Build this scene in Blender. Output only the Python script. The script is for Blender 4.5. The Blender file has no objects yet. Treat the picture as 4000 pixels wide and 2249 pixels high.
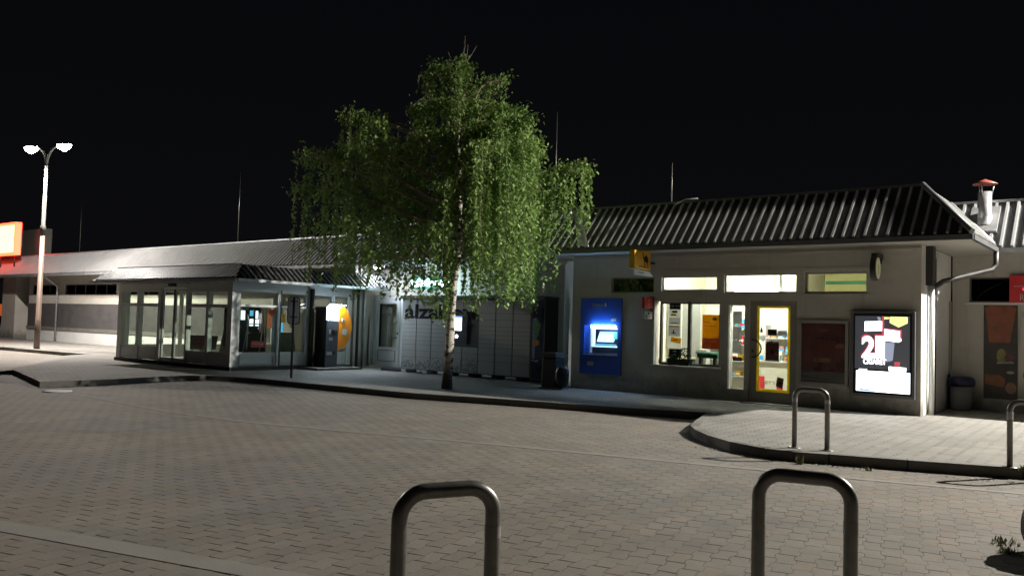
import bpy, math, random
import numpy as np
from mathutils import Vector, Matrix, Euler

random.seed(7)
SC = bpy.context.scene
COL = SC.collection
PI = math.pi

# ------------------------------------------------------------------ materials
MATS = {}


def new_mat(name):
    m = bpy.data.materials.new(name)
    m.use_nodes = True
    MATS[name] = m
    return m, m.node_tree, m.node_tree.nodes['Principled BSDF']


def math_node(nt, op, a, b=None, c=None, clamp=False):
    n = nt.nodes.new('ShaderNodeMath')
    n.operation = op
    n.use_clamp = clamp
    for i, v in enumerate((a, b, c)):
        if v is None:
            continue
        if isinstance(v, (int, float)):
            n.inputs[i].default_value = v
        else:
            nt.links.new(v, n.inputs[i])
    return n.outputs[0]


def mix_col(nt, fac, a, b, blend='MIX'):
    n = nt.nodes.new('ShaderNodeMix')
    n.data_type = 'RGBA'
    n.blend_type = blend
    for sock, v in ((n.inputs[0], fac), (n.inputs[6], a), (n.inputs[7], b)):
        if isinstance(v, (int, float)):
            sock.default_value = v
        elif isinstance(v, tuple):
            sock.default_value = (*v[:3], 1)
        else:
            nt.links.new(v, sock)
    return n.outputs[2]


def noise_tex(nt, vec, scale, detail=3, rough=.55):
    n = nt.nodes.new('ShaderNodeTexNoise')
    n.inputs['Scale'].default_value = scale
    n.inputs['Detail'].default_value = detail
    n.inputs['Roughness'].default_value = rough
    if vec is not None:
        nt.links.new(vec, n.inputs['Vector'])
    return n.outputs['Fac']


def map_range(nt, v, a, b, c, d):
    n = nt.nodes.new('ShaderNodeMapRange')
    nt.links.new(v, n.inputs[0])
    for i, x in enumerate((a, b, c, d)):
        n.inputs[i + 1].default_value = x
    return n.outputs[0]


def surf(name, col, rough=.6, metal=0.0, var=.15, scale=6.0, bump=.0, bscale=60.0, spec=.5, stain=None, stretch=None, thin=0.0, splash=0.0, island=0.0):
    """plain painted / rendered / metal surface with uneven tone and a little relief"""
    m, nt, b = new_mat(name)
    geo = nt.nodes.new('ShaderNodeNewGeometry')
    vec = geo.outputs['Position']
    if stretch:
        mp = nt.nodes.new('ShaderNodeMapping')
        mp.inputs['Scale'].default_value = stretch
        nt.links.new(vec, mp.inputs['Vector'])
        vec = mp.outputs['Vector']
    f = noise_tex(nt, vec, scale, 5, .6)
    lo = tuple(c * (1 - var) for c in col)
    hi = tuple(min(1, c * (1 + var)) for c in col)
    fac = map_range(nt, f, .3, .7, 0, 1)
    c = mix_col(nt, fac, lo, hi)
    if stain:
        f2 = noise_tex(nt, vec, stain[1], 6, .7)
        c = mix_col(nt, map_range(nt, f2, stain[2], stain[2] + .14, 0, stain[3]), c, stain[0])
    if island:
        tv = map_range(nt, geo.outputs['Random Per Island'], 0, 1, 1 - island, 1 + island)
        g3 = nt.nodes.new('ShaderNodeCombineXYZ')
        for q in range(3):
            nt.links.new(tv, g3.inputs[q])
        c = mix_col(nt, 1.0, c, g3.outputs[0], 'MULTIPLY')
    if splash:
        sp_ = nt.nodes.new('ShaderNodeSeparateXYZ')
        nt.links.new(geo.outputs['Position'], sp_.inputs[0])
        nz = noise_tex(nt, geo.outputs['Position'], 3.5, 6, .7)
        hgt = math_node(nt, 'SUBTRACT', sp_.outputs[2], math_node(nt, 'MULTIPLY', nz, .75))
        c = mix_col(nt, map_range(nt, hgt, -.15, .25, splash, 0), c, tuple(q * .35 for q in col))
        mp_ = nt.nodes.new('ShaderNodeMapping')
        mp_.inputs['Scale'].default_value = (6, 6, .35)
        nt.links.new(geo.outputs['Position'], mp_.inputs['Vector'])
        stk = noise_tex(nt, mp_.outputs[0], 1.0, 5, .65)
        c = mix_col(nt, map_range(nt, stk, .56, .74, 0, splash * .5), c, tuple(q * .6 for q in col))
    nt.links.new(c, b.inputs['Base Color'])
    b.inputs['Roughness'].default_value = rough
    r = map_range(nt, f, .25, .75, max(.03, rough - .08), min(1, rough + .08))
    nt.links.new(r, b.inputs['Roughness'])
    b.inputs['Metallic'].default_value = metal
    b.inputs['Specular IOR Level'].default_value = spec
    if bump:
        bn = nt.nodes.new('ShaderNodeBump')
        bn.inputs['Strength'].default_value = bump
        bn.inputs['Distance'].default_value = .01
        nt.links.new(noise_tex(nt, geo.outputs['Position'], bscale, 4), bn.inputs['Height'])
        nt.links.new(bn.outputs[0], b.inputs['Normal'])
    if thin:
        tl = nt.nodes.new('ShaderNodeBsdfTranslucent')
        nt.links.new(c, tl.inputs[0])
        mx = nt.nodes.new('ShaderNodeMixShader')
        mx.inputs[0].default_value = thin
        nt.links.new(b.outputs[0], mx.inputs[1])
        nt.links.new(tl.outputs[0], mx.inputs[2])
        nt.links.new(mx.outputs[0], nt.nodes['Material Output'].inputs[0])
    return m


def glow(name, col, strength):
    m, nt, b = new_mat(name)
    b.inputs['Base Color'].default_value = (.2, .2, .2, 1)
    b.inputs['Emission Color'].default_value = (*col, 1)
    b.inputs['Emission Strength'].default_value = strength
    b.inputs['Roughness'].default_value = .4
    return m


def glass(name, tint=(.9, .95, .92), refl=.08, rough=.02):
    m, nt, b = new_mat(name)
    nt.nodes.remove(b)
    out = nt.nodes['Material Output']
    tr = nt.nodes.new('ShaderNodeBsdfTransparent')
    tr.inputs[0].default_value = (*tint, 1)
    gl = nt.nodes.new('ShaderNodeBsdfGlossy')
    gl.inputs['Roughness'].default_value = rough
    fr = nt.nodes.new('ShaderNodeLayerWeight')
    fr.inputs['Blend'].default_value = .5
    f = math_node(nt, 'ADD', math_node(nt, 'MULTIPLY', math_node(nt, 'POWER', fr.outputs['Facing'], 4.0), .5), refl / 2, clamp=True)
    mx = nt.nodes.new('ShaderNodeMixShader')
    nt.links.new(f, mx.inputs[0])
    nt.links.new(tr.outputs[0], mx.inputs[1])
    nt.links.new(gl.outputs[0], mx.inputs[2])
    nt.links.new(mx.outputs[0], out.inputs[0])
    return m


def pavers(name, ang, w, p, col, col2, jointdark, patch=.5, cross=.5, bed=1.0):
    """interlocking concrete blocks: staggered columns with a zigzag edge"""
    m, nt, b = new_mat(name)
    geo = nt.nodes.new('ShaderNodeNewGeometry')
    sep = nt.nodes.new('ShaderNodeSeparateXYZ')
    pos = geo.outputs['Position']
    nt.links.new(pos, sep.inputs[0])
    c, s = math.cos(ang), math.sin(ang)
    X, Y = sep.outputs[0], sep.outputs[1]
    u = math_node(nt, 'ADD', math_node(nt, 'MULTIPLY', X, c), math_node(nt, 'MULTIPLY', Y, s))
    v = math_node(nt, 'ADD', math_node(nt, 'MULTIPLY', X, -s), math_node(nt, 'MULTIPLY', Y, c))
    # hand-laid wobble
    wob = noise_tex(nt, pos, 1.1, 2)
    u = math_node(nt, 'ADD', u, math_node(nt, 'MULTIPLY', math_node(nt, 'SUBTRACT', wob, .5), .10))
    wob2 = noise_tex(nt, pos, 1.7, 2)
    v = math_node(nt, 'ADD', v, math_node(nt, 'MULTIPLY', math_node(nt, 'SUBTRACT', wob2, .5), .08))
    v2 = math_node(nt, 'DIVIDE', v, p)
    tri = math_node(nt, 'SUBTRACT', math_node(nt, 'MULTIPLY', math_node(nt, 'ABSOLUTE', math_node(nt, 'SUBTRACT', math_node(nt, 'FRACT', math_node(nt, 'ADD', v2, 100.25)), .5)), 4), 1)
    trap = math_node(nt, 'MINIMUM', math_node(nt, 'MAXIMUM', math_node(nt, 'MULTIPLY', tri, 3.6), -1), 1)
    u2 = math_node(nt, 'ADD', math_node(nt, 'DIVIDE', u, w), math_node(nt, 'MULTIPLY', trap, .085))
    u2 = math_node(nt, 'ADD', u2, 400)
    colid = math_node(nt, 'FLOOR', u2)
    fu = math_node(nt, 'FRACT', u2)
    v3 = math_node(nt, 'ADD', math_node(nt, 'ADD', v2, 400), math_node(nt, 'MULTIPLY', math_node(nt, 'MODULO', colid, 2), .5))
    rowid = math_node(nt, 'FLOOR', v3)
    fv = math_node(nt, 'FRACT', v3)
    du = math_node(nt, 'SUBTRACT', .5, math_node(nt, 'ABSOLUTE', math_node(nt, 'SUBTRACT', fu, .5)))
    dv = math_node(nt, 'SUBTRACT', .5, math_node(nt, 'ABSOLUTE', math_node(nt, 'SUBTRACT', fv, .5)))
    du = math_node(nt, 'MULTIPLY', du, w)
    dv = math_node(nt, 'MULTIPLY', dv, p)
    ju = map_range(nt, du, .002, .007 + .012 * max(0, cross - .5), cross, 0)
    jv = map_range(nt, dv, .005, .014, bed, 0)
    j = math_node(nt, 'MAXIMUM', ju, jv)
    jn = noise_tex(nt, pos, 3.2, 3)
    j = math_node(nt, 'MULTIPLY', j, map_range(nt, jn, .35, .6, .2, 1))
    # tone per block
    wn = nt.nodes.new('ShaderNodeTexWhiteNoise')
    wn.noise_dimensions = '2D'
    cb = nt.nodes.new('ShaderNodeCombineXYZ')
    nt.links.new(colid, cb.inputs[0])
    nt.links.new(rowid, cb.inputs[1])
    nt.links.new(cb.outputs[0], wn.inputs['Vector'])
    tone = map_range(nt, wn.outputs['Value'], 0, 1, .94, 1.06)
    big = noise_tex(nt, pos, .35, 4, .6)
    cc = mix_col(nt, map_range(nt, big, .38, .62, 0, 1), col, col2)
    # red-brown blocks mixed in
    cc = mix_col(nt, math_node(nt, 'MULTIPLY', math_node(nt, 'GREATER_THAN', math_node(nt, 'FRACT', math_node(nt, 'MULTIPLY', wn.outputs['Value'], 7.3)), .8), patch), cc, (col[0] * 1.02, col[1] * .93, col[2] * .86))
    fine = noise_tex(nt, pos, 55, 4, .7)
    tone = math_node(nt, 'MULTIPLY', tone, map_range(nt, fine, .25, .75, .82, 1.15))
    dirt = noise_tex(nt, pos, 1.3, 6, .65)
    tone = math_node(nt, 'MULTIPLY', tone, map_range(nt, dirt, .3, .7, .82, 1.1))
    g = nt.nodes.new('ShaderNodeCombineXYZ')
    for i in range(3):
        nt.links.new(tone, g.inputs[i])
    cc = mix_col(nt, 1.0, cc, g.outputs[0], 'MULTIPLY')
    # oil spots, gum and worn patches
    st = noise_tex(nt, pos, .75, 7, .72)
    cc = mix_col(nt, map_range(nt, st, .57, .72, 0, .55), cc, (col[0] * .45, col[1] * .43, col[2] * .42))
    st2 = noise_tex(nt, pos, .5, 5, .6)
    cc = mix_col(nt, map_range(nt, st2, .60, .75, 0, .45), cc, (col[0] * 1.3, col[1] * 1.3, col[2] * 1.3))
    vo = nt.nodes.new('ShaderNodeTexVoronoi')
    vo.inputs['Scale'].default_value = 1.6
    nt.links.new(pos, vo.inputs['Vector'])
    gum = math_node(nt, 'LESS_THAN', vo.outputs['Distance'], .035)
    cc = mix_col(nt, math_node(nt, 'MULTIPLY', gum, .6), cc, (col[0] * .4, col[1] * .4, col[2] * .4))
    cc = mix_col(nt, math_node(nt, 'MULTIPLY', j, .92), cc, jointdark)
    nt.links.new(cc, b.inputs['Base Color'])
    b.inputs['Roughness'].default_value = .82
    b.inputs['Specular IOR Level'].default_value = .3
    h = math_node(nt, 'ADD', math_node(nt, 'MULTIPLY', j, -1), math_node(nt, 'MULTIPLY', fine, .22))
    h = math_node(nt, 'ADD', h, math_node(nt, 'MULTIPLY', wn.outputs['Value'], .3))
    bn = nt.nodes.new('ShaderNodeBump')
    bn.inputs['Strength'].default_value = .7
    bn.inputs['Distance'].default_value = .006
    nt.links.new(h, bn.inputs['Height'])
    nt.links.new(bn.outputs[0], b.inputs['Normal'])
    return m


def bark_mat():
    m, nt, b = new_mat('birch_bark')
    geo = nt.nodes.new('ShaderNodeNewGeometry')
    mp = nt.nodes.new('ShaderNodeMapping')
    mp.inputs['Scale'].default_value = (3.0, 3.0, 9.0)
    nt.links.new(geo.outputs['Position'], mp.inputs[0])
    f = noise_tex(nt, mp.outputs[0], 1.15, 6, .66)
    mp2 = nt.nodes.new('ShaderNodeMapping')
    mp2.inputs['Scale'].default_value = (4.0, 4.0, 40.0)
    nt.links.new(geo.outputs['Position'], mp2.inputs[0])
    f2 = noise_tex(nt, mp2.outputs[0], 1.0, 3, .5)
    c = mix_col(nt, map_range(nt, f2, .35, .7, 0, 1), (.62, .58, .50), (.45, .41, .35))
    c = mix_col(nt, map_range(nt, f, .515, .56, 0, .96), c, (.035, .028, .022))
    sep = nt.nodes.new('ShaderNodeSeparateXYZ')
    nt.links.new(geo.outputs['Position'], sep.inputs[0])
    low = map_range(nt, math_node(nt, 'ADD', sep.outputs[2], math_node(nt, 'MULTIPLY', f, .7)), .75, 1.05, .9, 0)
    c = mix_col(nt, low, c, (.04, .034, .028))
    nt.links.new(c, b.inputs['Base Color'])
    b.inputs['Roughness'].default_value = .8
    bn = nt.nodes.new('ShaderNodeBump')
    bn.inputs['Strength'].default_value = .5
    bn.inputs['Distance'].default_value = .02
    nt.links.new(f, bn.inputs['Height'])
    nt.links.new(bn.outputs[0], b.inputs['Normal'])
    return m


def leaf_mat(name, c1, c2):
    m, nt, b = new_mat(name)
    geo = nt.nodes.new('ShaderNodeNewGeometry')
    rnd = geo.outputs['Random Per Island']
    big = noise_tex(nt, geo.outputs['Position'], 1.1, 3)
    f = math_node(nt, 'ADD', math_node(nt, 'MULTIPLY', rnd, .6), math_node(nt, 'MULTIPLY', map_range(nt, big, .3, .7, 0, 1), .4))
    c = mix_col(nt, f, c1, c2)
    nt.links.new(c, b.inputs['Base Color'])
    b.inputs['Roughness'].default_value = .5
    out = nt.nodes['Material Output']
    tl = nt.nodes.new('ShaderNodeBsdfTranslucent')
    nt.links.new(c, tl.inputs[0])
    mx = nt.nodes.new('ShaderNodeMixShader')
    mx.inputs[0].default_value = .25
    nt.links.new(b.outputs[0], mx.inputs[1])
    nt.links.new(tl.outputs[0], mx.inputs[2])
    nt.links.new(mx.outputs[0], out.inputs[0])
    return m


ROADANG = math.atan2(.225, .974)
pavers('paver_road', ROADANG, .136, .25, (.215, .188, .158), (.178, .166, .150), (.022, .019, .016))
pavers('paver_walk', 0.03, .20, .165, (.245, .235, .215), (.21, .203, .19), (.05, .046, .04), patch=.25, cross=1.0, bed=.55)
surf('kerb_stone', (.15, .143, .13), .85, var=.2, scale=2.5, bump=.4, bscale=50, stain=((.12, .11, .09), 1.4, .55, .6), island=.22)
surf('concrete_band', (.225, .21, .19), .85, var=.12, scale=3, bump=.3, bscale=60)
surf('render_grey', (.46, .43, .385), .9, var=.09, scale=1.6, bump=.25, bscale=90, stain=((.27, .25, .22), .8, .56, .5), splash=.9)
surf('render_white', (.62, .62, .60), .85, var=.06, scale=1.2, bump=.2, bscale=80, stain=((.40, .39, .37), .7, .6, .4))
surf('dark_band', (.075, .07, .07), .7, var=.2, scale=2, bump=.2)
surf('soffit', (.44, .42, .38), .8, var=.08, scale=2)
surf('roof_metal', (.11, .112, .116), .42, .25, var=.18, scale=1.4, bump=.05, bscale=20, stain=((.17, .17, .165), 2.2, .58, .5))
surf('roof_rib', (.58, .58, .58), .45, .2, var=.15, scale=3)
surf('roof_zinc', (.095, .098, .10), .42, .2, var=.12, scale=1.2, stain=((.24, .24, .24), 2.0, .6, .5))
surf('roof_zinc_rib', (.36, .36, .36), .45, .2, var=.1, scale=2)
surf('roof_grey', (.16, .165, .17), .5, .2, var=.15, scale=2)
surf('roof_rib_shade', (.035, .035, .035), .5, .2, var=.2, scale=2)  # porch roof panels: shade between the ribs put into the colour
surf('zinc', (.46, .47, .48), .38, .6, var=.2, scale=5, stain=((.25, .25, .25), 6, .58, .5))
surf('galvanised', (.22, .212, .195), .38, .6, var=.25, scale=9, bump=.06, bscale=40, stain=((.13, .085, .05), 9, .55, .7))
surf('dark_metal', (.045, .043, .042), .5, .3, var=.25, scale=6)
surf('black_plastic', (.018, .018, .02), .45, var=.3, scale=6)
surf('black_bag', (.012, .012, .014), .5, var=.3, scale=6, bump=.6, bscale=14)
surf('white_frame', (.68, .69, .68), .5, var=.07, scale=2, stain=((.40, .40, .39), 1.3, .6, .35))
surf('door_white', (.74, .75, .76), .45, var=.04, scale=2)
surf('alu_grey', (.30, .28, .25), .5, .15, var=.08, scale=3)
surf('alu_dark', (.10, .095, .085), .5, .15, var=.12, scale=3)
surf('room_cream', (.78, .75, .60), .85, var=.05, scale=1.5)
surf('room_yellow', (.62, .58, .26), .85, var=.06, scale=1.5)
surf('stripe_green', (.10, .34, .16), .8, var=.12, scale=2)
surf('room_floor', (.45, .40, .33), .5, var=.1, scale=3)
surf('porch_ceiling', (.42, .42, .35), .8, var=.06, scale=2)
surf('locker_grey', (.29, .275, .245), .55, .1, var=.05, scale=3)
surf('locker_gap', (.05, .048, .045), .7, var=.1)
surf('locker_dots', (.085, .085, .09), .6, var=.2)
surf('ink_black', (.022, .022, .022), .9, var=.1, spec=.1)
surf('ink_grey', (.28, .28, .27), .7, var=.1)
surf('paper_white', (.80, .80, .78), .7, var=.04, thin=.5)
surf('paper_grey', (.52, .52, .51), .7, var=.08, scale=5, thin=.55)
surf('paper_yellow', (.78, .50, .02), .6, var=.06, thin=.5)
surf('poster_amber', (.72, .42, .015), .6, var=.07, thin=.5)
surf('poster_rust', (.42, .13, .02), .6, var=.12, thin=.5)
surf('pastel_pink', (.70, .36, .28), .6, var=.06, thin=.5)
surf('teal_print', (.10, .36, .34), .6, var=.1, thin=.5)
surf('sky_blue', (.05, .36, .72), .5, var=.1)
surf('yellow_film', (.80, .66, .015), .5, var=.08, thin=.65)
surf('sign_orange', (.62, .33, .012), .5, var=.08)
surf('sign_lightyellow', (.70, .50, .08), .5, var=.08)
surf('atm_blue', (.018, .072, .36), .35, var=.1, scale=3)
surf('atm_dark', (.02, .022, .035), .4, var=.2)
surf('machine_grey', (.075, .085, .11), .4, var=.1)
surf('machine_orange', (.78, .26, .004), .4, var=.04)
surf('red_sign', (.52, .03, .035), .45, var=.1)
surf('coop_red', (.55, .06, .055), .5, var=.06)
surf('brown_sign', (.10, .028, .022), .4, var=.2, scale=8)
surf('roll_green', (.015, .10, .055), .6, var=.35, scale=12)
surf('planter_black', (.012, .012, .012), .7, var=.2)
surf('chimney_red', (.27, .06, .045), .5, var=.1)
surf('lamp_pole', (.15, .105, .08), .55, .1, var=.15, scale=3, stain=((.2, .13, .1), 4, .58, .5))
surf('lamp_paint', (.075, .07, .062), .55, .1, var=.15, scale=3)
surf('poster_maroon', (.085, .03, .03), .3, var=.5, scale=3)
surf('poster_tan', (.20, .10, .06), .3, var=.4, scale=5)
surf('cup_rust', (.20, .055, .022), .5, var=.3, scale=5)
surf('food_dark', (.03, .022, .016), .5, var=.4, scale=7)
surf('food_yellow', (.20, .16, .05), .5, var=.3, scale=12)
surf('food_orange', (.19, .07, .02), .5, var=.35, scale=6)
surf('bin_blue', (.012, .016, .055), .5, var=.2)
surf('bin_grey', (.22, .215, .205), .8, var=.15, bump=.4, bscale=70)
surf('plant_dark', (.03, .055, .022), .95, var=.4, spec=.05)
surf('weed_green', (.16, .17, .05), .7, var=.4)
surf('ad_night', (.02, .022, .05), .3, var=.4, scale=3)
surf('ad_green', (.06, .20, .06), .4, var=.4, scale=18)
surf('ad_orange', (.42, .18, .04), .4, var=.3, scale=12)
surf('ad_blue', (.13, .17, .28), .4, var=.3, scale=3)
surf('board_olive', (.16, .15, .11), .7, var=.2)
surf('poster_orange', (.50, .12, .05), .6, var=.1)
surf('screen_frame', (.12, .122, .13), .35, .1, var=.1)
surf('case_frame', (.34, .32, .30), .45, .2, var=.1)
surf('pharmacy_green', (.02, .20, .15), .5, var=.1)
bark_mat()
surf('branch_bark', (.30, .25, .19), .8, var=.35, scale=9)
leaf_mat('birch_leaf', (.135, .25, .055), (.30, .42, .13))
glass('shop_glass', (.97, .99, .98), .05)
glass('porch_glass', (.93, .97, .93), .06)
glass('dark_glass', (.10, .11, .10), .10)
glow('lamp_lens', (1.0, .96, .86), 60)
glow('tube_white', (.97, 1.0, .88), 300)
glow('added_lamp_glow', (.82, .91, 1.0), 340)
glow('tube_diffuser', (.95, 1.0, .98), 7)
glow('porch_tube', (.90, 1.0, .88), 20)
glow('screen_white', (.90, .95, 1.0), 4.5)
glow('screen_yellow', (.93, .95, .25), 1.6)
glow('screen_red', (.80, .07, .11), .75)
glow('screen_blue', (.10, .35, .80), 1.0)
glow('screen_dim', (.16, .20, .32), .10)
glow('screen_packs', (.55, .62, .85), .55)
glow('atm_light', (.30, .58, 1.0), 65)
glow('atm_face', (.35, .65, .95), 1.6)
glow('atm_key', (.10, .55, .95), .8)
glow('atm_green', (.02, .55, .42), .9)
glow('kiosk_light', (.85, .93, 1.0), 190)
glow('kiosk_face', (.60, .80, 1.0), 85)
glow('surround_light', (.45, .70, 1.0), 2.5)
glow('locker_screen', (.86, .88, 1.0), 6)
glow('pharmacy_light', (.66, .92, 1.0), 30)
glow('added_sign_glow', (.60, .92, 1.0), 13)
glow('sign_hot', (1.0, .62, .26), 3.2)
glow('sign_red_glow', (1.0, .035, .012), 14)
glow('blue_screen', (.03, .22, .80), 1.4)
glow('cyan_screen', (.10, .50, .75), .9)
glow('white_screen', (.85, .92, 1.0), 1.7)
glow('green_dot', (.05, .8, .25), 1.5)
glow('far_blue', (.35, .50, .85), .8)
glow('far_lilac', (.35, .32, .50), .7)
glow('far_orange', (.85, .16, .03), .5)
glow('indicator_red', (1.0, .03, .15), 1.5)
glow('ring_face', (.42, .42, .16), .35)


# ------------------------------------------------------------------ mesh helper
class MB:
    def __init__(s):
        s.v, s.f, s.mi, s.ms, s.sm = [], [], [], [], []

    def _m(s, mat):
        if mat is None:
            return 0
        if mat not in s.ms:
            s.ms.append(mat)
        return s.ms.index(mat)

    def poly(s, pts, mat=None, smooth=False):
        b = len(s.v)
        s.v += [tuple(p) for p in pts]
        s.f.append(tuple(range(b, b + len(pts))))
        s.mi.append(s._m(mat))
        s.sm.append(smooth)
        return s

    def box(s, x0, x1, y0, y1, z0, z1, mat=None):
        P = [(x0, y0, z0), (x1, y0, z0), (x1, y1, z0), (x0, y1, z0), (x0, y0, z1), (x1, y0, z1), (x1, y1, z1), (x0, y1, z1)]
        b = len(s.v)
        s.v += P
        for q in ((0, 3, 2, 1), (4, 5, 6, 7), (0, 1, 5, 4), (1, 2, 6, 5), (2, 3, 7, 6), (3, 0, 4, 7)):
            s.f.append(tuple(b + i for i in q))
            s.mi.append(s._m(mat))
            s.sm.append(False)
        return s

    def prism(s, base, d, mat=None, bevel_smooth=False):
        """extrude polygon 'base' (list of 3-D points) by vector d"""
        n = len(base)
        b = len(s.v)
        s.v += [tuple(p) for p in base] + [tuple(Vector(p) + Vector(d)) for p in base]
        m = s._m(mat)
        s.f.append(tuple(range(b, b + n))[::-1])
        s.f.append(tuple(range(b + n, b + 2 * n)))
        s.mi += [m, m]
        s.sm += [False, False]
        for i in range(n):
            j = (i + 1) % n
            s.f.append((b + i, b + j, b + n + j, b + n + i))
            s.mi.append(m)
            s.sm.append(bevel_smooth)
        return s

    def tube(s, pts, r, n=10, mat=None, caps=True):
        pts = [Vector(p) for p in pts]
        rs = r if isinstance(r, (list, tuple)) else [r] * len(pts)
        b = len(s.v)
        m = s._m(mat)
        up = None
        for i, p in enumerate(pts):
            if i == 0:
                t = pts[1] - p
            elif i == len(pts) - 1:
                t = p - pts[i - 1]
            else:
                t = (pts[i + 1] - p).normalized() + (p - pts[i - 1]).normalized()
            t.normalize()
            if up is None:
                a = Vector((0, 0, 1)) if abs(t.z) < .9 else Vector((1, 0, 0))
                up = t.cross(a).normalized()
            up = (up - t * up.dot(t)).normalized()
            w = t.cross(up)
            for k in range(n):
                a = 2 * PI * k / n
                s.v.append(tuple(p + (up * math.cos(a) + w * math.sin(a)) * rs[i]))
        for i in range(len(pts) - 1):
            for k in range(n):
                k2 = (k + 1) % n
                s.f.append((b + i * n + k, b + i * n + k2, b + (i + 1) * n + k2, b + (i + 1) * n + k))
                s.mi.append(m)
                s.sm.append(True)
        if caps:
            s.f.append(tuple(b + k for k in range(n))[::-1])
            s.f.append(tuple(b + (len(pts) - 1) * n + k for k in range(n)))
            s.mi += [m, m]
            s.sm += [False, False]
        return s

    def lathe(s, c, prof, n=20, mat=None):
        """prof: list of (r, z) about the vertical axis through c"""
        b = len(s.v)
        m = s._m(mat)
        for r, z in prof:
            for k in range(n):
                a = 2 * PI * k / n
                s.v.append((c[0] + r * math.cos(a), c[1] + r * math.sin(a), c[2] + z))
        for i in range(len(prof) - 1):
            for k in range(n):
                k2 = (k + 1) % n
                s.f.append((b + i * n + k, b + i * n + k2, b + (i + 1) * n + k2, b + (i + 1) * n + k))
                s.mi.append(m)
                s.sm.append(True)
        return s

    def wall(s, x0, x1, z0, z1, y0, y1, holes, mat=None, axis='x'):
        """wall slab with rectangular holes; axis 'x': runs along X between y0 and y1, axis 'y': runs along Y"""
        xs = sorted({x0, x1, *[h[0] for h in holes], *[h[1] for h in holes]})
        zs = sorted({z0, z1, *[h[2] for h in holes], *[h[3] for h in holes]})
        xs = [x for x in xs if x0 <= x <= x1]
        zs = [z for z in zs if z0 <= z <= z1]

        def P(x, y, z):
            return (x, y, z) if axis == 'x' else (y, x, z)

        def solid(i, k):
            if i < 0 or k < 0 or i >= len(xs) - 1 or k >= len(zs) - 1:
                return False
            cx, cz = (xs[i] + xs[i + 1]) / 2, (zs[k] + zs[k + 1]) / 2
            return not any(h[0] < cx < h[1] and h[2] < cz < h[3] for h in holes)
        for i in range(len(xs) - 1):
            for k in range(len(zs) - 1):
                if not solid(i, k):
                    continue
                a, b, c, d = xs[i], xs[i + 1], zs[k], zs[k + 1]
                s.poly([P(a, y0, c), P(b, y0, c), P(b, y0, d), P(a, y0, d)], mat)
                s.poly([P(a, y1, c), P(a, y1, d), P(b, y1, d), P(b, y1, c)], mat)
                if not solid(i - 1, k):
                    s.poly([P(a, y0, c), P(a, y0, d), P(a, y1, d), P(a, y1, c)], mat)
                if not solid(i + 1, k):
                    s.poly([P(b, y0, c), P(b, y1, c), P(b, y1, d), P(b, y0, d)], mat)
                if not solid(i, k - 1):
                    s.poly([P(a, y0, c), P(a, y1, c), P(b, y1, c), P(b, y0, c)], mat)
                if not solid(i, k + 1):
                    s.poly([P(a, y0, d), P(b, y0, d), P(b, y1, d), P(a, y1, d)], mat)
        return s

    def frame(s, x0, x1, z0, z1, y0, y1, w, mat=None, axis='x'):
        """picture-frame of bar width w"""
        wl, wr, wb, wt = w if isinstance(w, tuple) else (w, w, w, w)
        return s.wall(x0, x1, z0, z1, y0, y1, [(x0 + wl, x1 - wr, z0 + wb, z1 - wt)], mat, axis)

    def obj(s, name, mat=None, parent=None, loc=None, bevel=0):
        base = Vector((0, 0, 0))
        if parent is not None:
            r = parent
            while r.parent is not None:
                r = r.parent
            base = Vector(r.location)
        elif loc is not None:
            base = Vector(loc)
        me = bpy.data.meshes.new(name)
        me.from_pydata([tuple(Vector(p) - base) for p in s.v], [], s.f)
        for mn in (s.ms or [mat]):
            me.materials.append(MATS[mn])
        if s.ms:
            me.polygons.foreach_set('material_index', s.mi)
        me.polygons.foreach_set('use_smooth', s.sm)
        me.update()
        o = bpy.data.objects.new(name, me)
        COL.objects.link(o)
        if parent is not None:
            o.parent = parent
        elif loc is not None:
            o.location = base
        if bevel:
            import bmesh
            bm = bmesh.new()
            bm.from_mesh(me)
            bmesh.ops.remove_doubles(bm, verts=bm.verts, dist=1e-5)
            bmesh.ops.bevel(bm, geom=[e for e in bm.edges if len(e.link_faces) == 2 and e.calc_face_angle(0) > .6], offset=bevel, segments=2, affect='EDGES', profile=.6)
            bm.to_mesh(me)
            bm.free()
        return o


def tag(o, label, cat, group=None):
    o['label'] = label
    o['category'] = cat
    if group:
        o['group'] = group
    return o


def thing(name, label, cat, loc, group=None):
    o = bpy.data.objects.new(name, None)
    COL.objects.link(o)
    o.location = loc
    o.empty_display_size = .1
    return tag(o, label, cat, group)


def struct(o):
    o['kind'] = 'structure'
    return o


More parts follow.
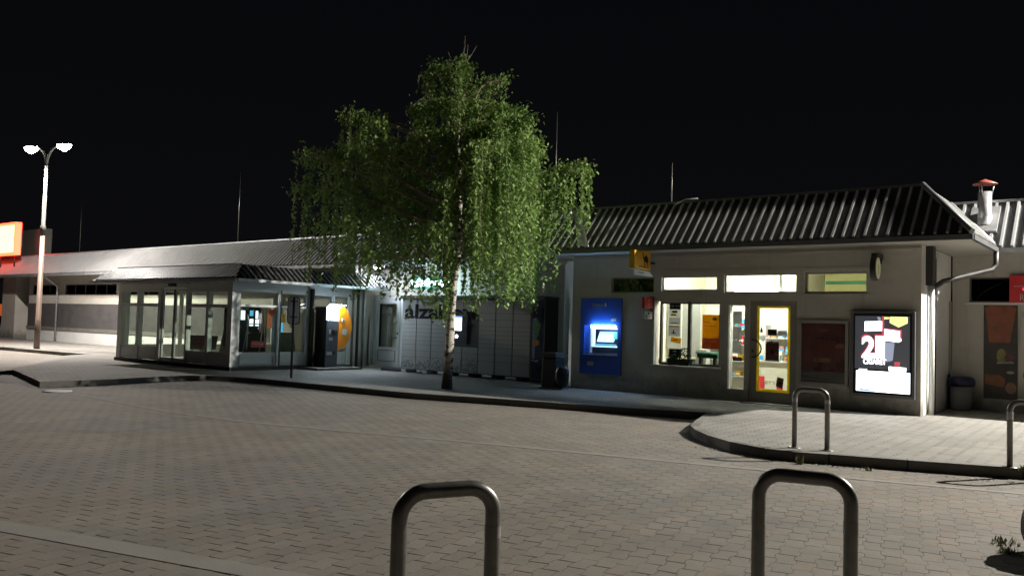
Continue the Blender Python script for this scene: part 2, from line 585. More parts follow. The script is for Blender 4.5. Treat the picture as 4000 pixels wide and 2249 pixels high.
def text_mesh(txt, x0, z0, width, height, plane, pos, mat, name, parent, depth=.004, loc=None, bold=0.0):
    """lettering fitted to a box. plane 'f': on a wall facing -Y at y=pos, 's': on a wall facing +X at x=pos"""
    cu = bpy.data.curves.new(name, 'FONT')
    cu.body = txt
    cu.align_x = 'LEFT'
    cu.offset = bold
    cu.extrude = .001
    cu.resolution_u = 3
    ob = bpy.data.objects.new(name + '_tmp', cu)
    COL.objects.link(ob)
    dg = bpy.context.evaluated_depsgraph_get()
    dg.update()
    me = bpy.data.meshes.new_from_object(ob.evaluated_get(dg))
    COL.objects.unlink(ob)
    bpy.data.objects.remove(ob)
    bpy.data.curves.remove(cu)
    n = len(me.vertices)
    co = np.empty(n * 3)
    me.vertices.foreach_get('co', co)
    co = co.reshape(-1, 3)
    lo, hi = co.min(0), co.max(0)
    sx = width / (hi[0] - lo[0])
    sz = height / (hi[1] - lo[1])
    u = (co[:, 0] - lo[0]) * sx
    v = (co[:, 1] - lo[1]) * sz
    d = (co[:, 2] - lo[2]) / max(1e-6, hi[2] - lo[2]) * depth
    out = np.empty_like(co)
    if plane == 'f':
        out[:, 0] = x0 + u
        out[:, 1] = pos - d
    else:
        out[:, 0] = pos + d
        out[:, 1] = x0 + u
    out[:, 2] = z0 + v
    base = np.zeros(3)
    if parent is not None:
        r = parent
        while r.parent is not None:
            r = r.parent
        base = np.array(r.location)
    elif loc is not None:
        base = np.array(loc)
    out -= base
    me.vertices.foreach_set('co', out.reshape(-1))
    me.materials.clear()
    me.materials.append(MATS[mat])
    me.name = name
    me.update()
    o = bpy.data.objects.new(name, me)
    COL.objects.link(o)
    if parent is not None:
        o.parent = parent
    elif loc is not None:
        o.location = loc
    return o


def mansard(x0, x1, yE, zE, yT, zT, hl, hr, sp, yback, rw=.045, rh=.05, pm='roof_metal', rm_='roof_rib', valley=0.0):
    """sloping metal roof skirt facing -Y with standing ribs; hl/hr: hipped ends returning to yback"""
    h = yT - yE
    m = MB()
    a, b = (x0 + h if hl else x0), (x1 - h if hr else x1)
    m.poly([(x0 + valley, yE, zE), (x1, yE, zE), (b, yT, zT), (a, yT, zT)], pm)
    m.poly([(a, yT, zT), (b, yT, zT), (b, yback, zT), (a, yback, zT)], pm)
    if hr:
        m.poly([(x1, yE, zE), (x1, yback, zE), (b, yback, zT), (b, yT, zT)], pm)
    if hl:
        m.poly([(x0, yback, zE), (x0, yE, zE), (a, yT, zT), (a, yback, zT)], pm)
    L = math.hypot(h, zT - zE)
    ty, tz = h / L, (zT - zE) / L
    ny, nz = -tz, ty

    def rib(px, py, pz, dx, dy, dz, nx, ny_, nz_, wx, wy, ln, t0=.02):
        A = []
        for t in (t0, ln):
            for sgn in (-.5, .5):
                for hh in (-.01, rh):
                    A.append((px + dx * t + wx * sgn * rw + nx * hh, py + dy * t + wy * sgn * rw + ny_ * hh, pz + dz * t + nz_ * hh))
        for q in ((0, 1, 3, 2), (4, 6, 7, 5), (1, 5, 7, 3), (0, 4, 5, 1), (2, 3, 7, 6)):
            m.poly([A[i] for i in q], rm_)
    n = int((x1 - x0) / sp)
    for i in range(n + 1):
        x = x0 + (i + .5) * sp
        if x > x1 - .05:
            break
        ln = L - .03
        if hr and x > b:
            ln = L * (x1 - x) / h - .05
        if hl and x < a:
            ln = min(ln, L * (x - x0) / h - .05)
        if ln < .1:
            continue
        t0 = .02
        if valley and x < x0 + valley:
            t0 = L * (x0 + valley - x) / valley + .06
        if t0 > ln - .05:
            continue
        rib(x, yE, zE, 0, ty, tz, 0, ny, nz, 1, 0, ln, t0)
    if hr:
        y = yE + sp / 2
        while y < yback:
            ln = L - .03 if y > yT else L * (y - yE) / h - .05
            if ln > .1:
                rib(x1, y, zE, -ty, 0, tz, -ny, 0, nz, 0, 1, ln)
            y += sp
    return m


# ------------------------------------------------------------------ ground, pavements
g = MB()
g.poly([(-400, -60, 0), (200, -60, 0), (200, 400, 0), (-400, 400, 0)])
struct(g.obj('ground', 'paver_road'))

KERB = [(-23.2, 9.25), (-19.0, 8.12), (-18.95, 9.3), (-19.3, 10.6), (-19.45, 11.6), (-19.2, 12.2), (-18.5, 12.55), (-17.6, 12.74), (-14.9, 12.8), (-12.6, 12.92),
        (-10.45, 13.47), (-8.4, 13.95), (-6.68, 14.45), (-6.3, 13.3), (-5.97, 12.35), (-5.65, 11.85), (-5.25, 11.4), (-4.7, 10.95), (-4.1, 10.68), (-3.75, 10.70), (-3.35, 10.82), (-2.5, 11.08), (-1.35, 11.5), (3, 13.0), (9, 15.0)]
LK = [(-70, 13.9), (-45, 14.4), (-37.8, 14.6), (-33.5, 14.75), (-31.2, 14.85)]
pv = MB()
poly = [(x, y, .12) for x, y in LK] + [(-26.8, 12.0, .12)] + [(x, y, .12) for x, y in KERB] + [(9, 60, .12), (-70, 60, .12)]
pv.poly(poly)
pv.poly([(-32.0, 13.9, .002), (-27.3, 11.2, .002), (-23.5, 8.55, .002), (-23.2, 9.25, .12), (-26.8, 12.0, .12), (-31.2, 14.85, .12)])
struct(pv.obj('pavement', 'paver_walk'))


def kerb_line(pts, name, w=.13, z=.126):
    k = MB()
    n = len(pts)
    offs = []
    for i in range(n):
        p = Vector(pts[i])
        d = Vector((0, 0))
        if i > 0:
            d += (p - Vector(pts[i - 1])).normalized()
        if i < n - 1:
            d += (Vector(pts[i + 1]) - p).normalized()
        d.normalize()
        nrm = Vector((-d.y, d.x))
        offs.append((p - nrm * .012, p + nrm * w))
    for i in range(n - 1):
        (a, b), (c, d) = offs[i], offs[i + 1]
        L = (Vector(c) - Vector(a)).length
        ns = max(1, round(L / 1.0))
        for q in range(ns):
            t0, t1 = q / ns, (q + 1) / ns - .012 / max(L, .1)
            dz = random.uniform(-.003, .003)
            A, B = a.lerp(c, t0), b.lerp(d, t0)
            Cc, D = a.lerp(c, t1), b.lerp(d, t1)
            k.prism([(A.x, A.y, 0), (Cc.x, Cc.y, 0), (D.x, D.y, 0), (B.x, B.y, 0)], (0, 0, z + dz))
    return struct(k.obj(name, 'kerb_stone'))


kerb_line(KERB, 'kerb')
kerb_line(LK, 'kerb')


def band(pts, w, name):
    b = MB()
    L, R = [], []
    for i, p in enumerate(pts):
        p = Vector(p)
        d = (Vector(pts[min(i + 1, len(pts) - 1)]) - Vector(pts[max(i - 1, 0)])).normalized()
        nr = Vector((-d.y, d.x)) * w / 2
        L.append(p + nr)
        R.append(p - nr)
    for i in range(len(pts) - 1):
        b.poly([(R[i].x, R[i].y, .004), (R[i + 1].x, R[i + 1].y, .004), (L[i + 1].x, L[i + 1].y, .004), (L[i].x, L[i].y, .004)])
    return struct(b.obj(name, 'concrete_band'))


band([(-34, 9.0), (-16.2, 7.92), (-13.2, 7.72), (-11.2, 7.88), (-9.3, 8.36), (-7.6, 8.84), (-4.64, 9.51), (-2.77, 9.97), (-1.22, 10.39), (8, 12.7)], .11, 'paving_band')
band([(-24, -1.6), (-6.8, 2.74), (-4.3, 3.38), (0, 4.5), (8, 6.6)], .22, 'paving_band')

# ------------------------------------------------------------------ long shop building (left)
LW = thing('shop_building', 'long low grey shop building with ribbed metal roof behind the left street lamp', 'building', (-38, 20, .12))
WIN = []
x = -27.4
while x > -47.5:
    WIN.append((x - 5.1, x, 2.52, 3.05))
    x -= 5.75
WIN = [(-32.6, -27.6, 2.52, 3.05), (-38.6, -33.4, 2.52, 3.05), (-44.6, -39.3, 2.52, 3.05), (-48.3, -45.4, 2.52, 3.05)]
w = MB()
w.wall(-48.7, -20.9, .0, 3.6, 20.0, 20.25, WIN)
w.obj('wall', 'render_grey', LW)
w = MB().box(-48.68, -27.3, 19.965, 19.998, .0, .70)
w.obj('white_plinth', 'render_white', LW)
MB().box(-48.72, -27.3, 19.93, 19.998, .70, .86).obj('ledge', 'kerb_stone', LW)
MB().box(-48.69, -27.3, 19.975, 19.998, .86, 2.07).obj('dark_panel', 'dark_band', LW)
for a, b, c, d in WIN:
    fr = MB().frame(a, b, c, d, 20.04, 20.12, .05)
    nb = max(1, round((b - a) / 1.0))
    for i in range(1, nb):
        xx = a + (b - a) * i / nb
        fr.box(xx - .025, xx + .025, 20.05, 20.11, c + .05, d - .05)
    f = fr.obj('window', 'alu_dark', LW)
    MB().box(a + .05, b - .05, 20.075, 20.085, c + .05, d - .05).obj('pane', 'dark_glass', f)
MB().box(-48.6, -20.95, 20.30, 20.34, .1, 3.5, 'dark_band').obj('inner_wall', None, LW)
w = MB().box(-52.0, -50.3, 19.95, 20.9, .0, 3.6)
w.poly([(-52.3, 19.9, .12), (-51.3, 19.9, .12), (-51.95, 19.93, .9)])
w.obj('pillar', 'render_grey', LW)
RYE, RZE, RYT, RZT = 19.2, 3.55, 20.35, 4.66
mansard(-58, -18.3, RYE, RZE, RYT, RZT, False, True, .2025, 30, .05, .05, 'roof_zinc', 'roof_zinc_rib').obj('roof', None, LW)
MB().box(-58, -18.3, RYE + .02, 20.35, RZE - .05, RZE - .01).obj('soffit', 'soffit', LW)
MB().box(-58, -18.28, RYE - .06, RYE + .015, RZE - .12, RZE - .012).obj('gutter', 'zinc', LW)
MB().box(-58, -19.4, RYT - .06, RYT + .12, RZT + .003, RZT + .05).obj('ridge_cap', 'zinc', LW)
MB().tube([(-45.1, 19.2, 3.42), (-45.1, 19.35, 3.3), (-45.1, 19.86, 2.95), (-45.1, 19.87, .12)], .05).obj('downpipe', 'zinc', LW)
MB().tube([(-33.0, 19.2, 3.42), (-33.0, 19.35, 3.3), (-33.0, 19.86, 2.95), (-33.0, 19.87, .12)], .05).obj('downpipe', 'zinc', LW)
MB().box(-60, -20.95, 20.36, 29.5, 3.52, 3.54).obj('ceiling', 'dark_band', LW)

# roof sign, far left
S = thing('roof_sign', 'glowing orange and white box sign with red frame on the roof, far left', 'sign', (-52, 19.8, 4.2))
MB().frame(-54.5, -49.15, 4.66, 6.42, 19.30, 19.62, .13).obj('frame', 'sign_red_glow', S)
MB().box(-54.37, -49.28, 19.42, 19.56, 4.79, 6.29).obj('face', 'sign_hot', S)
MB().box(-54.45, -49.2, 19.63, 19.72, 4.68, 6.40).obj('backing', 'dark_metal', S)
for x in (-53.6, -51.8, -50.0):
    MB().tube([(x, 19.68, 4.70), (x, 19.68, 3.98)], .04, 6).obj('strut', 'dark_metal', S)
S = tag(MB().box(-51.7, -48.2, 20.4, 20.8, 4.67, 6.15).obj('roof_panel', 'alu_dark', None, (-49.9, 20.6, 4.67)), 'plain dark grey panel beside the glowing sign on the roof', 'panel')

# far lights seen past the left end
for nm, lab, mt, a, b, c, d, yy in (
        ('lit_sign', 'small bluish white light in the dark passage at far left', 'far_blue', -74.4, -74.0, 2.75, 3.0, 30),
        ('lit_sign', 'lilac lit panel in the dark passage at far left', 'far_lilac', -75.3, -72.9, 1.1, 2.0, 30.1),
        ('traffic_light', 'small green light at the left edge of the picture', 'green_dot', -77.4, -77.1, 2.4, 2.6, 30),
        ('lit_sign', 'orange red glow patch beside the green light at left edge', 'far_orange', -79, -77.5, 1.2, 2.2, 30.1)):
    fr = MB().box(a, b, yy, yy + .05, c, d, mt)
    fr.box(a + .1, a + .16, yy + .06, yy + .12, 0.12, d, 'dark_metal')
    tag(fr.obj(nm, None, None, ((a + b) / 2, yy, .12)), lab, 'light' if 'light' in lab else 'sign')

# ------------------------------------------------------------------ glass porch
PO = thing('glass_porch', 'glazed entrance porch with white frames and small ribbed hip roof', 'entrance porch', (-24, 14, .12))
Y0 = 13.85
fw = MB()
cols = [(-27.05, -26.80), (-25.88, -25.72), (-24.62, -24.46), (-23.06, -22.98), (-22.0, -21.86), (-20.95, -20.72)]
for a, b in cols:
    fw.box(a, b, Y0, Y0 + .14, .22, 2.45)
fw.box(-27.08, -20.69, Y0 - .015, Y0 + .2, 2.452, 2.66)
for a, b, lo in ((-26.80, -25.88, .64), (-25.72, -24.62, .64), (-22.98, -22.0, .60), (-21.86, -20.95, .62)):
    fw.box(a, b, Y0 + .01, Y0 + .12, 1.88, 1.98)
    fw.box(a, b, Y0 + .01, Y0 + .12, 2.34, 2.45)
    fw.box(a, b, Y0 + .03, Y0 + .10, .24, lo)
fw.obj('frame', 'white_frame', PO)
for a, b, lo in ((-26.80, -25.88, .64), (-25.72, -24.62, .64), (-22.98, -22.0, .60), (-21.86, -20.95, .62)):
    MB().box(a + .06, b - .06, Y0 + .018, Y0 + .029, .30, lo - .08).obj('lower_panel', 'white_frame', PO)
    MB().box(a, b, Y0 + .06, Y0 + .07, lo, 1.88).obj('pane', 'porch_glass', PO)
    MB().box(a, b, Y0 + .06, Y0 + .07, 1.98, 2.34).obj('pane', 'porch_glass', PO)
for a, b in ((-24.46, -23.77), (-23.75, -23.06)):
    d = MB().frame(a, b, .22, 2.43, Y0 + .05, Y0 + .10, (.05, .05, .12, .06)).obj('sliding_door', 'white_frame', PO)
    MB().box(a + .05, b - .05, Y0 + .07, Y0 + .08, .34, 2.37).obj('pane', 'porch_glass', d)
    MB().box(b - .02 if a < -24 else a - .02, b + .0 if a < -24 else a + .02, Y0 + .03, Y0 + .05, .25, 2.4).obj('edge_strip', 'alu_dark', d)
MB().box(-23.95, -23.6, Y0 - .08, Y0 - .016, 2.50, 2.58).obj('door_sensor', 'black_plastic', PO)
MB().box(-27.1, -20.66, Y0 - .03, Y0 + .2, .11, .22).obj('plinth', 'dark_band', PO)
X0 = -20.72
# right side, facing +X
sw = MB()
YS = [(13.99, 14.12), (15.40, 15.52), (16.42, 16.72), (17.42, 17.54), (18.05, 18.25)]
for a, b in YS:
    sw.wall(a, b, .22, 2.45, X0 - .14, X0, [], None, 'y')
sw.wall(13.86, 18.25, 2.452, 2.66, X0 - .2, X0 + .012, [], None, 'y')
SP = [(14.12, 15.40, .63), (15.52, 16.42, .63), (16.72, 17.42, .63), (17.54, 18.05, .63)]
for a, b, lo in SP:
    sw.wall(a, b, 1.93, 2.0, X0 - .12, X0 - .01, [], None, 'y')
    sw.wall(a, b, 2.36, 2.45, X0 - .12, X0 - .01, [], None, 'y')
    sw.wall(a, b, .24, lo, X0 - .10, X0 - .03, [], None, 'y')
sw.obj('side_frame', 'white_frame', PO)
for a, b, lo in SP:
    m = MB()
    m.frame(a + .05, b - .05, .29, lo - .06, X0 - .029, X0 - .012, .05, None, 'y')
    m.obj('lower_panel', 'white_frame', PO)
    MB().wall(a, b, lo, 1.93, X0 - .07, X0 - .06, [], None, 'y').obj('pane', 'porch_glass', PO)
    MB().wall(a, b, 2.0, 2.36, X0 - .07, X0 - .06, [], None, 'y').obj('pane', 'porch_glass', PO)
MB().wall(13.82, 18.25, .11, .22, X0 - .2, X0 + .03, [], None, 'y').obj('plinth', 'dark_band', PO)
MB().tube([(X0 + .06, 15.46, .22), (X0 + .06, 15.46, 2.45)], .022, 8).obj('cover_strip', 'alu_dark', PO)
MB().tube([(X0 + .09, 16.58, .12), (X0 + .09, 16.58, 2.55)], .07, 12).obj('downpipe', 'dark_metal', PO)
# left side, facing -X
lw_ = MB()
for a, b in ((14.05, 14.2), (16.0, 16.1), (18.0, 18.1), (19.8, 19.93)):
    lw_.wall(a, b, .22, 2.45, -27.05, -26.95, [], None, 'y')
lw_.wall(13.99, 19.93, .22, .64, -27.04, -26.96, [], None, 'y')
lw_.wall(13.99, 19.93, 2.40, 2.66, -27.05, -26.95, [], None, 'y')
lw_.obj('side_frame', 'white_frame', PO)
MB().wall(14.2, 19.8, .64, 2.40, -27.0, -26.99, [], None, 'y').obj('pane', 'porch_glass', PO)
r = mansard(-27.95, -19.85, 13.38, 2.68, 13.95, 3.10, True, True, .175, 19.1, .06, .035, 'roof_rib_shade', 'roof_grey')
r.obj('roof', None, PO)
MB().box(-27.9, -19.9, 13.42, 19.1, 2.66, 2.675).obj('ceiling', 'porch_ceiling', PO)
e = MB()
e.box(-27.98, -19.82, 13.31, 13.375, 2.60, 2.675)
e.box(-19.845, -19.78, 13.376, 19.0, 2.60, 2.675)
e.obj('gutter', 'zinc', PO)
for i in range(9):
    xx = -27.5 + i * .93
    MB().box(xx, xx + .02, 13.33, 13.84, 2.575, 2.598).obj('gutter_bracket', 'zinc', PO)
MB().box(-27.38, -20.42, 13.93, 14.03, 3.105, 3.14).obj('ridge_cap', 'zinc', PO)
MB().box(-26.94, -20.94, 14.0, 19.9, .122, .135).obj('floor', 'room_floor', PO)

# things inside the porch
t = thing('ceiling_light', 'dim fluorescent fitting under the porch ceiling', 'lamp', (-23.5, 16.6, 2.6))
MB().box(-24.4, -22.6, 16.5, 16.7, 2.60, 2.655).obj('housing', 'white_frame', t)
MB().box(-24.35, -22.65, 16.53, 16.67, 2.585, 2.598).obj('diffuser', 'porch_tube', t)


def easel(name, label, x, y, mat, lean=.12, rot=0):
    t = thing(name, label, 'sign board', (x, y, .135))
    c, s = math.cos(rot), math.sin(rot)

    def P(u, v, z):
        return (x + u * c - v * s, y + u * s + v * c, z)
    for sg in (-1, 1):
        m = MB()
        b = [P(-.3, sg * .28, .15), P(.3, sg * .28, .15), P(.26, sg * .05, 1.2), P(-.26, sg * .05, 1.2)]
        m.prism(b, (0, 0, .0) if False else (-s * .02, c * .02, 0))
        m.obj('board', mat, t)
    m = MB()
    for u in (-.28, .28):
        for sg in (-1, 1):
            m.tube([P(u, sg * .285, .137), P(u * .92, sg * .055, 1.22)], .014, 6)
    m.obj('frame', 'white_frame', t)
    return t


easel('sign_board', 'olive folding board inside the porch, left one near the sliding door', -22.3, 14.9, 'board_olive')
easel('sign_board', 'pale folding board inside the porch behind the right front pane', -21.5, 15.2, 'board_olive', rot=.4)
easel('sign_board', 'large folding board behind the porch side window next to the round traffic sign', -21.25, 16.1, 'board_olive', rot=1.3)


def flat(name, label, cat, mb, loc, group=None):
    return tag(mb.obj(name, None, None, loc), label, cat, group)


flat('poster', 'orange poster in the porch seen through the sliding door', 'poster', MB().box(-26.95, -26.15, 19.5, 19.52, 1.25, 1.95, 'poster_orange'), (-26.5, 19.5, 1.25))
flat('poster', 'brown orange poster on a dark stand in the porch', 'poster', MB().box(-24.85, -24.35, 17.5, 17.53, 1.15, 1.95, 'poster_tan').box(-24.95, -24.25, 17.54, 17.6, .136, 2.05, 'board_olive'), (-24.6, 17.5, .136))
m = MB().box(-23.3, -22.82, 16.0, 16.05, 1.08, 1.93, 'white_screen').box(-23.3, -22.82, 15.994, 15.999, 1.08, 1.2, 'cyan_screen')
m.box(-23.34, -22.78, 16.06, 16.2, .136, 1.97, 'white_frame')
flat('lit_poster', 'bright white backlit poster panel inside the porch', 'poster', m, (-23, 16.0, .136))
m = MB().box(-25.3, -24.5, 15.3, 15.85, .55, .60, 'dark_metal')
m.prism([(-25.3, 15.3, .6), (-24.5, 15.3, .6), (-24.4, 15.3, 1.0), (-25.4, 15.3, 1.0)], (0, .55, 0), 'dark_metal')
for a in (-25.2, -24.6):
    m.box(a, a + .04, 15.4, 15.44, .136, .55, 'dark_metal')
    m.box(a, a + .04, 15.7, 15.74, .136, .55, 'dark_metal')
flat('basket_stand', 'dark shopping basket stand inside the porch', 'basket', m, (-24.9, 15.5, .136))
# dark display cabinet with screens behind the side window
t = thing('display_cabinet', 'dark cabinet with small lit screens behind the porch side window', 'cabinet', (-22.0, 15.2, .136))
MB().box(-22.45, -22.0, 14.75, 15.75, .136, 2.0).obj('body', 'black_plastic', t)
for a, b, c, d, mt in ((15.02, 15.16, 1.55, 1.83, 'white_screen'), (15.33, 15.45, 1.67, 1.84, 'cyan_screen'), (15.33, 15.46, 1.37, 1.58, 'white_screen'), (15.54, 15.62, 1.60, 1.83, 'white_screen'),
                       (15.54, 15.66, 1.37, 1.57, 'white_screen'), (15.30, 15.62, .78, 1.0, 'blue_screen')):
    MB().box(-21.998, -21.985, a, b, c, d).obj('screen', mt, t)
t = thing('rack', 'white ladder shaped rack behind the porch side window', 'rack', (-21.6, 15.2, .136))
m = MB()
for y in (14.98, 15.42):
    m.box(-21.62, -21.58, y, y + .03, .136, 1.72)
for z in (.55, .85, 1.15, 1.42):
    m.box(-21.62, -21.58, 15.012, 15.418, z, z + .03)
m.obj('frame', 'white_frame', t)
for nm, lab, pl, a, b, c, d in (('shop_sign', 'red rectangular sign with white lettering in the porch side window', 's', 14.55, 15.02, .77, .95),):
    t = thing(nm, lab, 'sign', (X0, 14.8, .77))
    MB().box(X0 - .058, X0 - .05, a, b, c, d).obj('panel', 'coop_red', t)
    text_mesh('coop', a + .05, c + .045, b - a - .1, d - c - .08, 's', X0 - .0495, 'paper_white', 'lettering', t)
t = thing('shop_sign', 'red rectangular sign with white lettering in the porch front window', 'sign', (-22.3, Y0, .79))
MB().box(-22.53, -22.05, Y0 + .045, Y0 + .055, .785, .965).obj('panel', 'coop_red', t)
text_mesh('coop', -22.46, .83, .34, .1, 'f', Y0 + .0445, 'paper_white', 'lettering', t)
flat('notice', 'small yellow notice in the porch side window', 'notice', MB().box(X0 - .058, X0 - .052, 15.58, 15.72, 1.5, 1.75, 'paper_yellow'), (X0, 15.6, 1.5))
m = MB().box(-21.75, -21.7, 16.1, 16.35, .9, 1.6, 'cyan_screen').box(-21.8, -21.75, 16.0, 16.4, .136, 1.7, 'white_frame')
flat('lit_display', 'cyan lit panel in the porch behind the traffic sign', 'panel', m, (-21.75, 16.2, .136))

# ------------------------------------------------------------------ orange and black machine
t = thing('service_machine', 'black machine with orange half-disc front panel and bright lit top', 'machine', (-20.3, 17.1, .12))
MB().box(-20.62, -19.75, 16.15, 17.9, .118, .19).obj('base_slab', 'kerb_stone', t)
XM = -20.15
MB().box(-20.66, XM, 16.74, 17.22, .19, 2.02).obj('cabinet', 'black_plastic', t, bevel=.01)
MB().box(XM + .002, XM + .02, 16.755, 17.205, .2, 1.61).obj('front_panel', 'machine_grey', t)
MB().box(XM + .002, XM + .022, 16.765, 17.20, 1.62, 2.02).obj('lit_screen', 'kiosk_face', t)
pts = []
for i in range(0, 25):
    a = -PI / 2 + .62 + (PI - 1.0) * i / 24
    pts.append((XM - .12, 17.19 + .50 * math.cos(a) * 1.12, 1.40 + .70 * math.sin(a)))
pts = [(XM - .12, 17.225, .70)] + [p for p in pts if p[1] > 17.225] + [(XM - .12, 17.225, 2.08)]
MB().prism(pts, (.13, 0, 0), 'machine_orange').obj('half_disc', None, t)
c = (XM - .12, 17.225, 1.39)
rim = [(p[0] + .068, c[1] + (p[1] - c[1]) * 1.045, c[2] + (p[2] - c[2]) * 1.035) for p in pts]
MB().tube(rim[0:], .03, 8).obj('rim', 'white_frame', t)
top = [(XM + .012, 16.77, 1.86), (XM + .012, 17.36, 1.86), (XM + .012, 17.45, 1.96), (XM + .012, 17.3, 2.07), (XM + .012, 17.0, 2.09), (XM + .012, 16.77, 2.03)]
MB().box(XM + .024, XM + .17, 16.76, 17.40, 2.085, 2.10).obj('canopy', 'black_plastic', t)
MB().box(XM + .05, XM + .13, 16.80, 17.38, 2.072, 2.083).obj('canopy_light', 'kiosk_light', t)
MB().box(XM + .0205, XM + .08, 16.98, 17.13, 1.16, 1.32).obj('card_reader', 'black_plastic', t, bevel=.008)
MB().box(XM + .0205, XM + .026, 16.85, 16.92, 1.2, 1.33).obj('label', 'paper_grey', t)
MB().box(XM + .0205, XM + .026, 16.86, 17.0, 1.0, 1.09).obj('label', 'paper_grey', t)
MB().box(XM + .0205, XM + .03, 17.0, 17.12, .58, .68).obj('coin_tray', 'black_plastic', t)
MB().box(XM + .0205, XM + .024, 16.78, 17.0, .56, .66).obj('label', 'paper_grey', t)
m = MB()
m.prism([(XM + .012, 17.47 + .105 * math.cos(a), 1.26 + .115 * math.sin(a)) for a in [2 * PI * i / 20 for i in range(20)]], (.02, 0, 0))
m.obj('round_plate', 'paper_white', t)
MB().box(XM + .033, XM + .10, 17.43, 17.53, 1.22, 1.29).obj('nozzle', 'zinc', t, bevel=.01)
MB().box(XM + .012, XM + .08, 17.32, 17.41, 1.57, 1.68).obj('camera_unit', 'zinc', t, bevel=.01)

# ------------------------------------------------------------------ covered recess with the chemist door
RB = thing('recess_building', 'recessed shop front with white double door under the roof overhang behind the birch', 'building', (-17, 19.8, .12))
RW = 19.8
w = MB()
w.wall(-21.5, -13.2, .0, 3.38, RW, RW + .25, [(-21.36, -18.9, .12, 2.48)], 'render_grey')
w.obj('back_wall', None, RB)
w = MB()
w.prism([(-20.72, 18.26, 0), (-20.62, 18.26, 0), (-21.38, 19.795, 0), (-21.55, 19.795, 0)], (0, 0, 3.38))
w.obj('side_wall', 'render_grey', RB)
MB().tube([(-20.72, 18.5, .12), (-20.72, 18.5, 3.38)], .055, 10).obj('downpipe', 'dark_metal', RB)
MB().tube([(-20.86, 18.9, .12), (-20.86, 18.9, 3.38)], .045, 10).obj('downpipe', 'zinc', RB)
w = MB()
w.prism([(-21.30, 19.55, .12), (-21.02, 19.35, .12), (-21.02, 19.35, 1.45), (-21.22, 19.5, 2.0)], (-.03, -.01, 0))
w.obj('white_reveal', 'door_white', RB)
d = MB()
d.frame(-21.36, -18.9, .122, 2.478, RW + .02, RW + .12, .08)
dobj = d.obj('door_frame', 'door_white', RB)
for i, (a, b) in enumerate(((-21.27, -20.14), (-20.12, -18.99))):
    lf = MB().wall(a, b, .21, 2.39, RW + .03, RW + .09, [(a + .14, b - .16 if i == 0 else b - .14, .78, 2.22)]).obj('door_leaf', 'door_white', RB)
    MB().frame(a + .14, b - .16, .30, .68, RW + .012, RW + .029, .022).obj('lower_panel', 'alu_grey', lf)
    MB().box(a + .14, b - .14, RW + .055, RW + .062, .78, 2.22).obj('pane', 'shop_glass', lf)
    if i == 0:
        MB().box(a + .14, a + .24, RW + .045, RW + .052, .78, 2.22).obj('dark_edge', 'ink_black', lf)
        hp = [(b - .10, RW + .02, 1.62)]
        for q in range(9):
            an = PI / 2 + PI * q / 8
            hp.append((b - .18 + .22 * math.cos(an), RW - .06, 1.36 + .26 * math.sin(an)))
        hp.append((b - .10, RW + .02, 1.10))
        MB().tube(hp, .018, 8).obj('handle', 'zinc', lf)
        MB().box(b - .12, b - .06, RW + .018, RW + .029, 1.2, 1.28).obj('lock', 'alu_dark', lf)
        m = MB()
        for q in range(5):
            m.box(a + .50 + .05 * q, a + .54 + .05 * q, RW + .046, RW + .052, 1.86 - .02 * (q % 2), 2.06 + .03 * (q % 3))
        m.obj('stencil', 'ink_grey', lf)
    else:
        MB().box(a + .15, a + .42, RW + .046, RW + .052, .80, 1.15).obj('dark_sticker', 'ink_black', lf)
m = MB().box(-20.9, -20.2, RW + .3, RW + .32, .6, 2.3, 'room_cream')
MB().box(-21.45, -18.8, RW + .45, RW + .47, .12, 2.6).obj('inner_screen', 'room_cream', RB)
MB().box(-20.9, -20.8, RW - .1, RW - .002, 2.5, 2.58).obj('door_sensor', 'black_plastic', RB)
mansard(-18.7, -11.36, 16.65, 3.46, 17.65, 4.52, True, False, .2025, 24).obj('roof', None, RB)
MB().box(-18.68, -11.72, 16.67, 20.05, 3.385, 3.44).obj('soffit', 'soffit', RB)
MB().box(-18.7, -11.72, 16.58, 16.645, 3.36, 3.455).obj('gutter', 'zinc', RB)
MB().box(-21.5, -18.69, 18.2, 20.05, 3.385, 3.44).obj('soffit', 'soffit', RB)

t = thing('security_camera', 'small dark security camera with light front under the eaves left of the cash machine', 'camera', (-12.1, 17.1, 3.3))
MB().box(-12.28, -12.02, 17.08, 17.18, 3.27, 3.35).obj('body', 'black_plastic', t, bevel=.01)
MB().box(-12.02, -12.0, 17.09, 17.17, 3.28, 3.34).obj('front', 'paper_white', t)
MB().tube([(-12.15, 17.13, 3.352), (-12.15, 17.13, 3.384)], .02, 8).obj('mount', 'black_plastic', t)

# lit shop sign hung under the overhang
t = thing('shop_sign', 'bright white lit lettering sign with green edge above the recess door', 'sign', (-18.6, 18.6, 2.7))
YSG = 18.75
MB().box(-18.62, -17.12, YSG, YSG + .09, 2.66, 3.03).obj('board', 'pharmacy_green', t)
text_mesh('Lékárna', -18.55, 2.73, 1.34, .24, 'f', YSG - .003, 'pharmacy_light', 'lettering', t, .04, bold=.02)
MB().box(-18.60, -17.14, YSG + .094, YSG + .26, 2.67, 3.02).obj('added_back_glow', 'added_sign_glow', t)  # glowing box added behind the letters to light door and porch side
m = MB()
for x in (-18.4, -17.3):
    m.tube([(x, YSG + .04, 3.032), (x, YSG + .04, 3.384)], .012, 6)
m.obj('hanger', 'dark_metal', t)

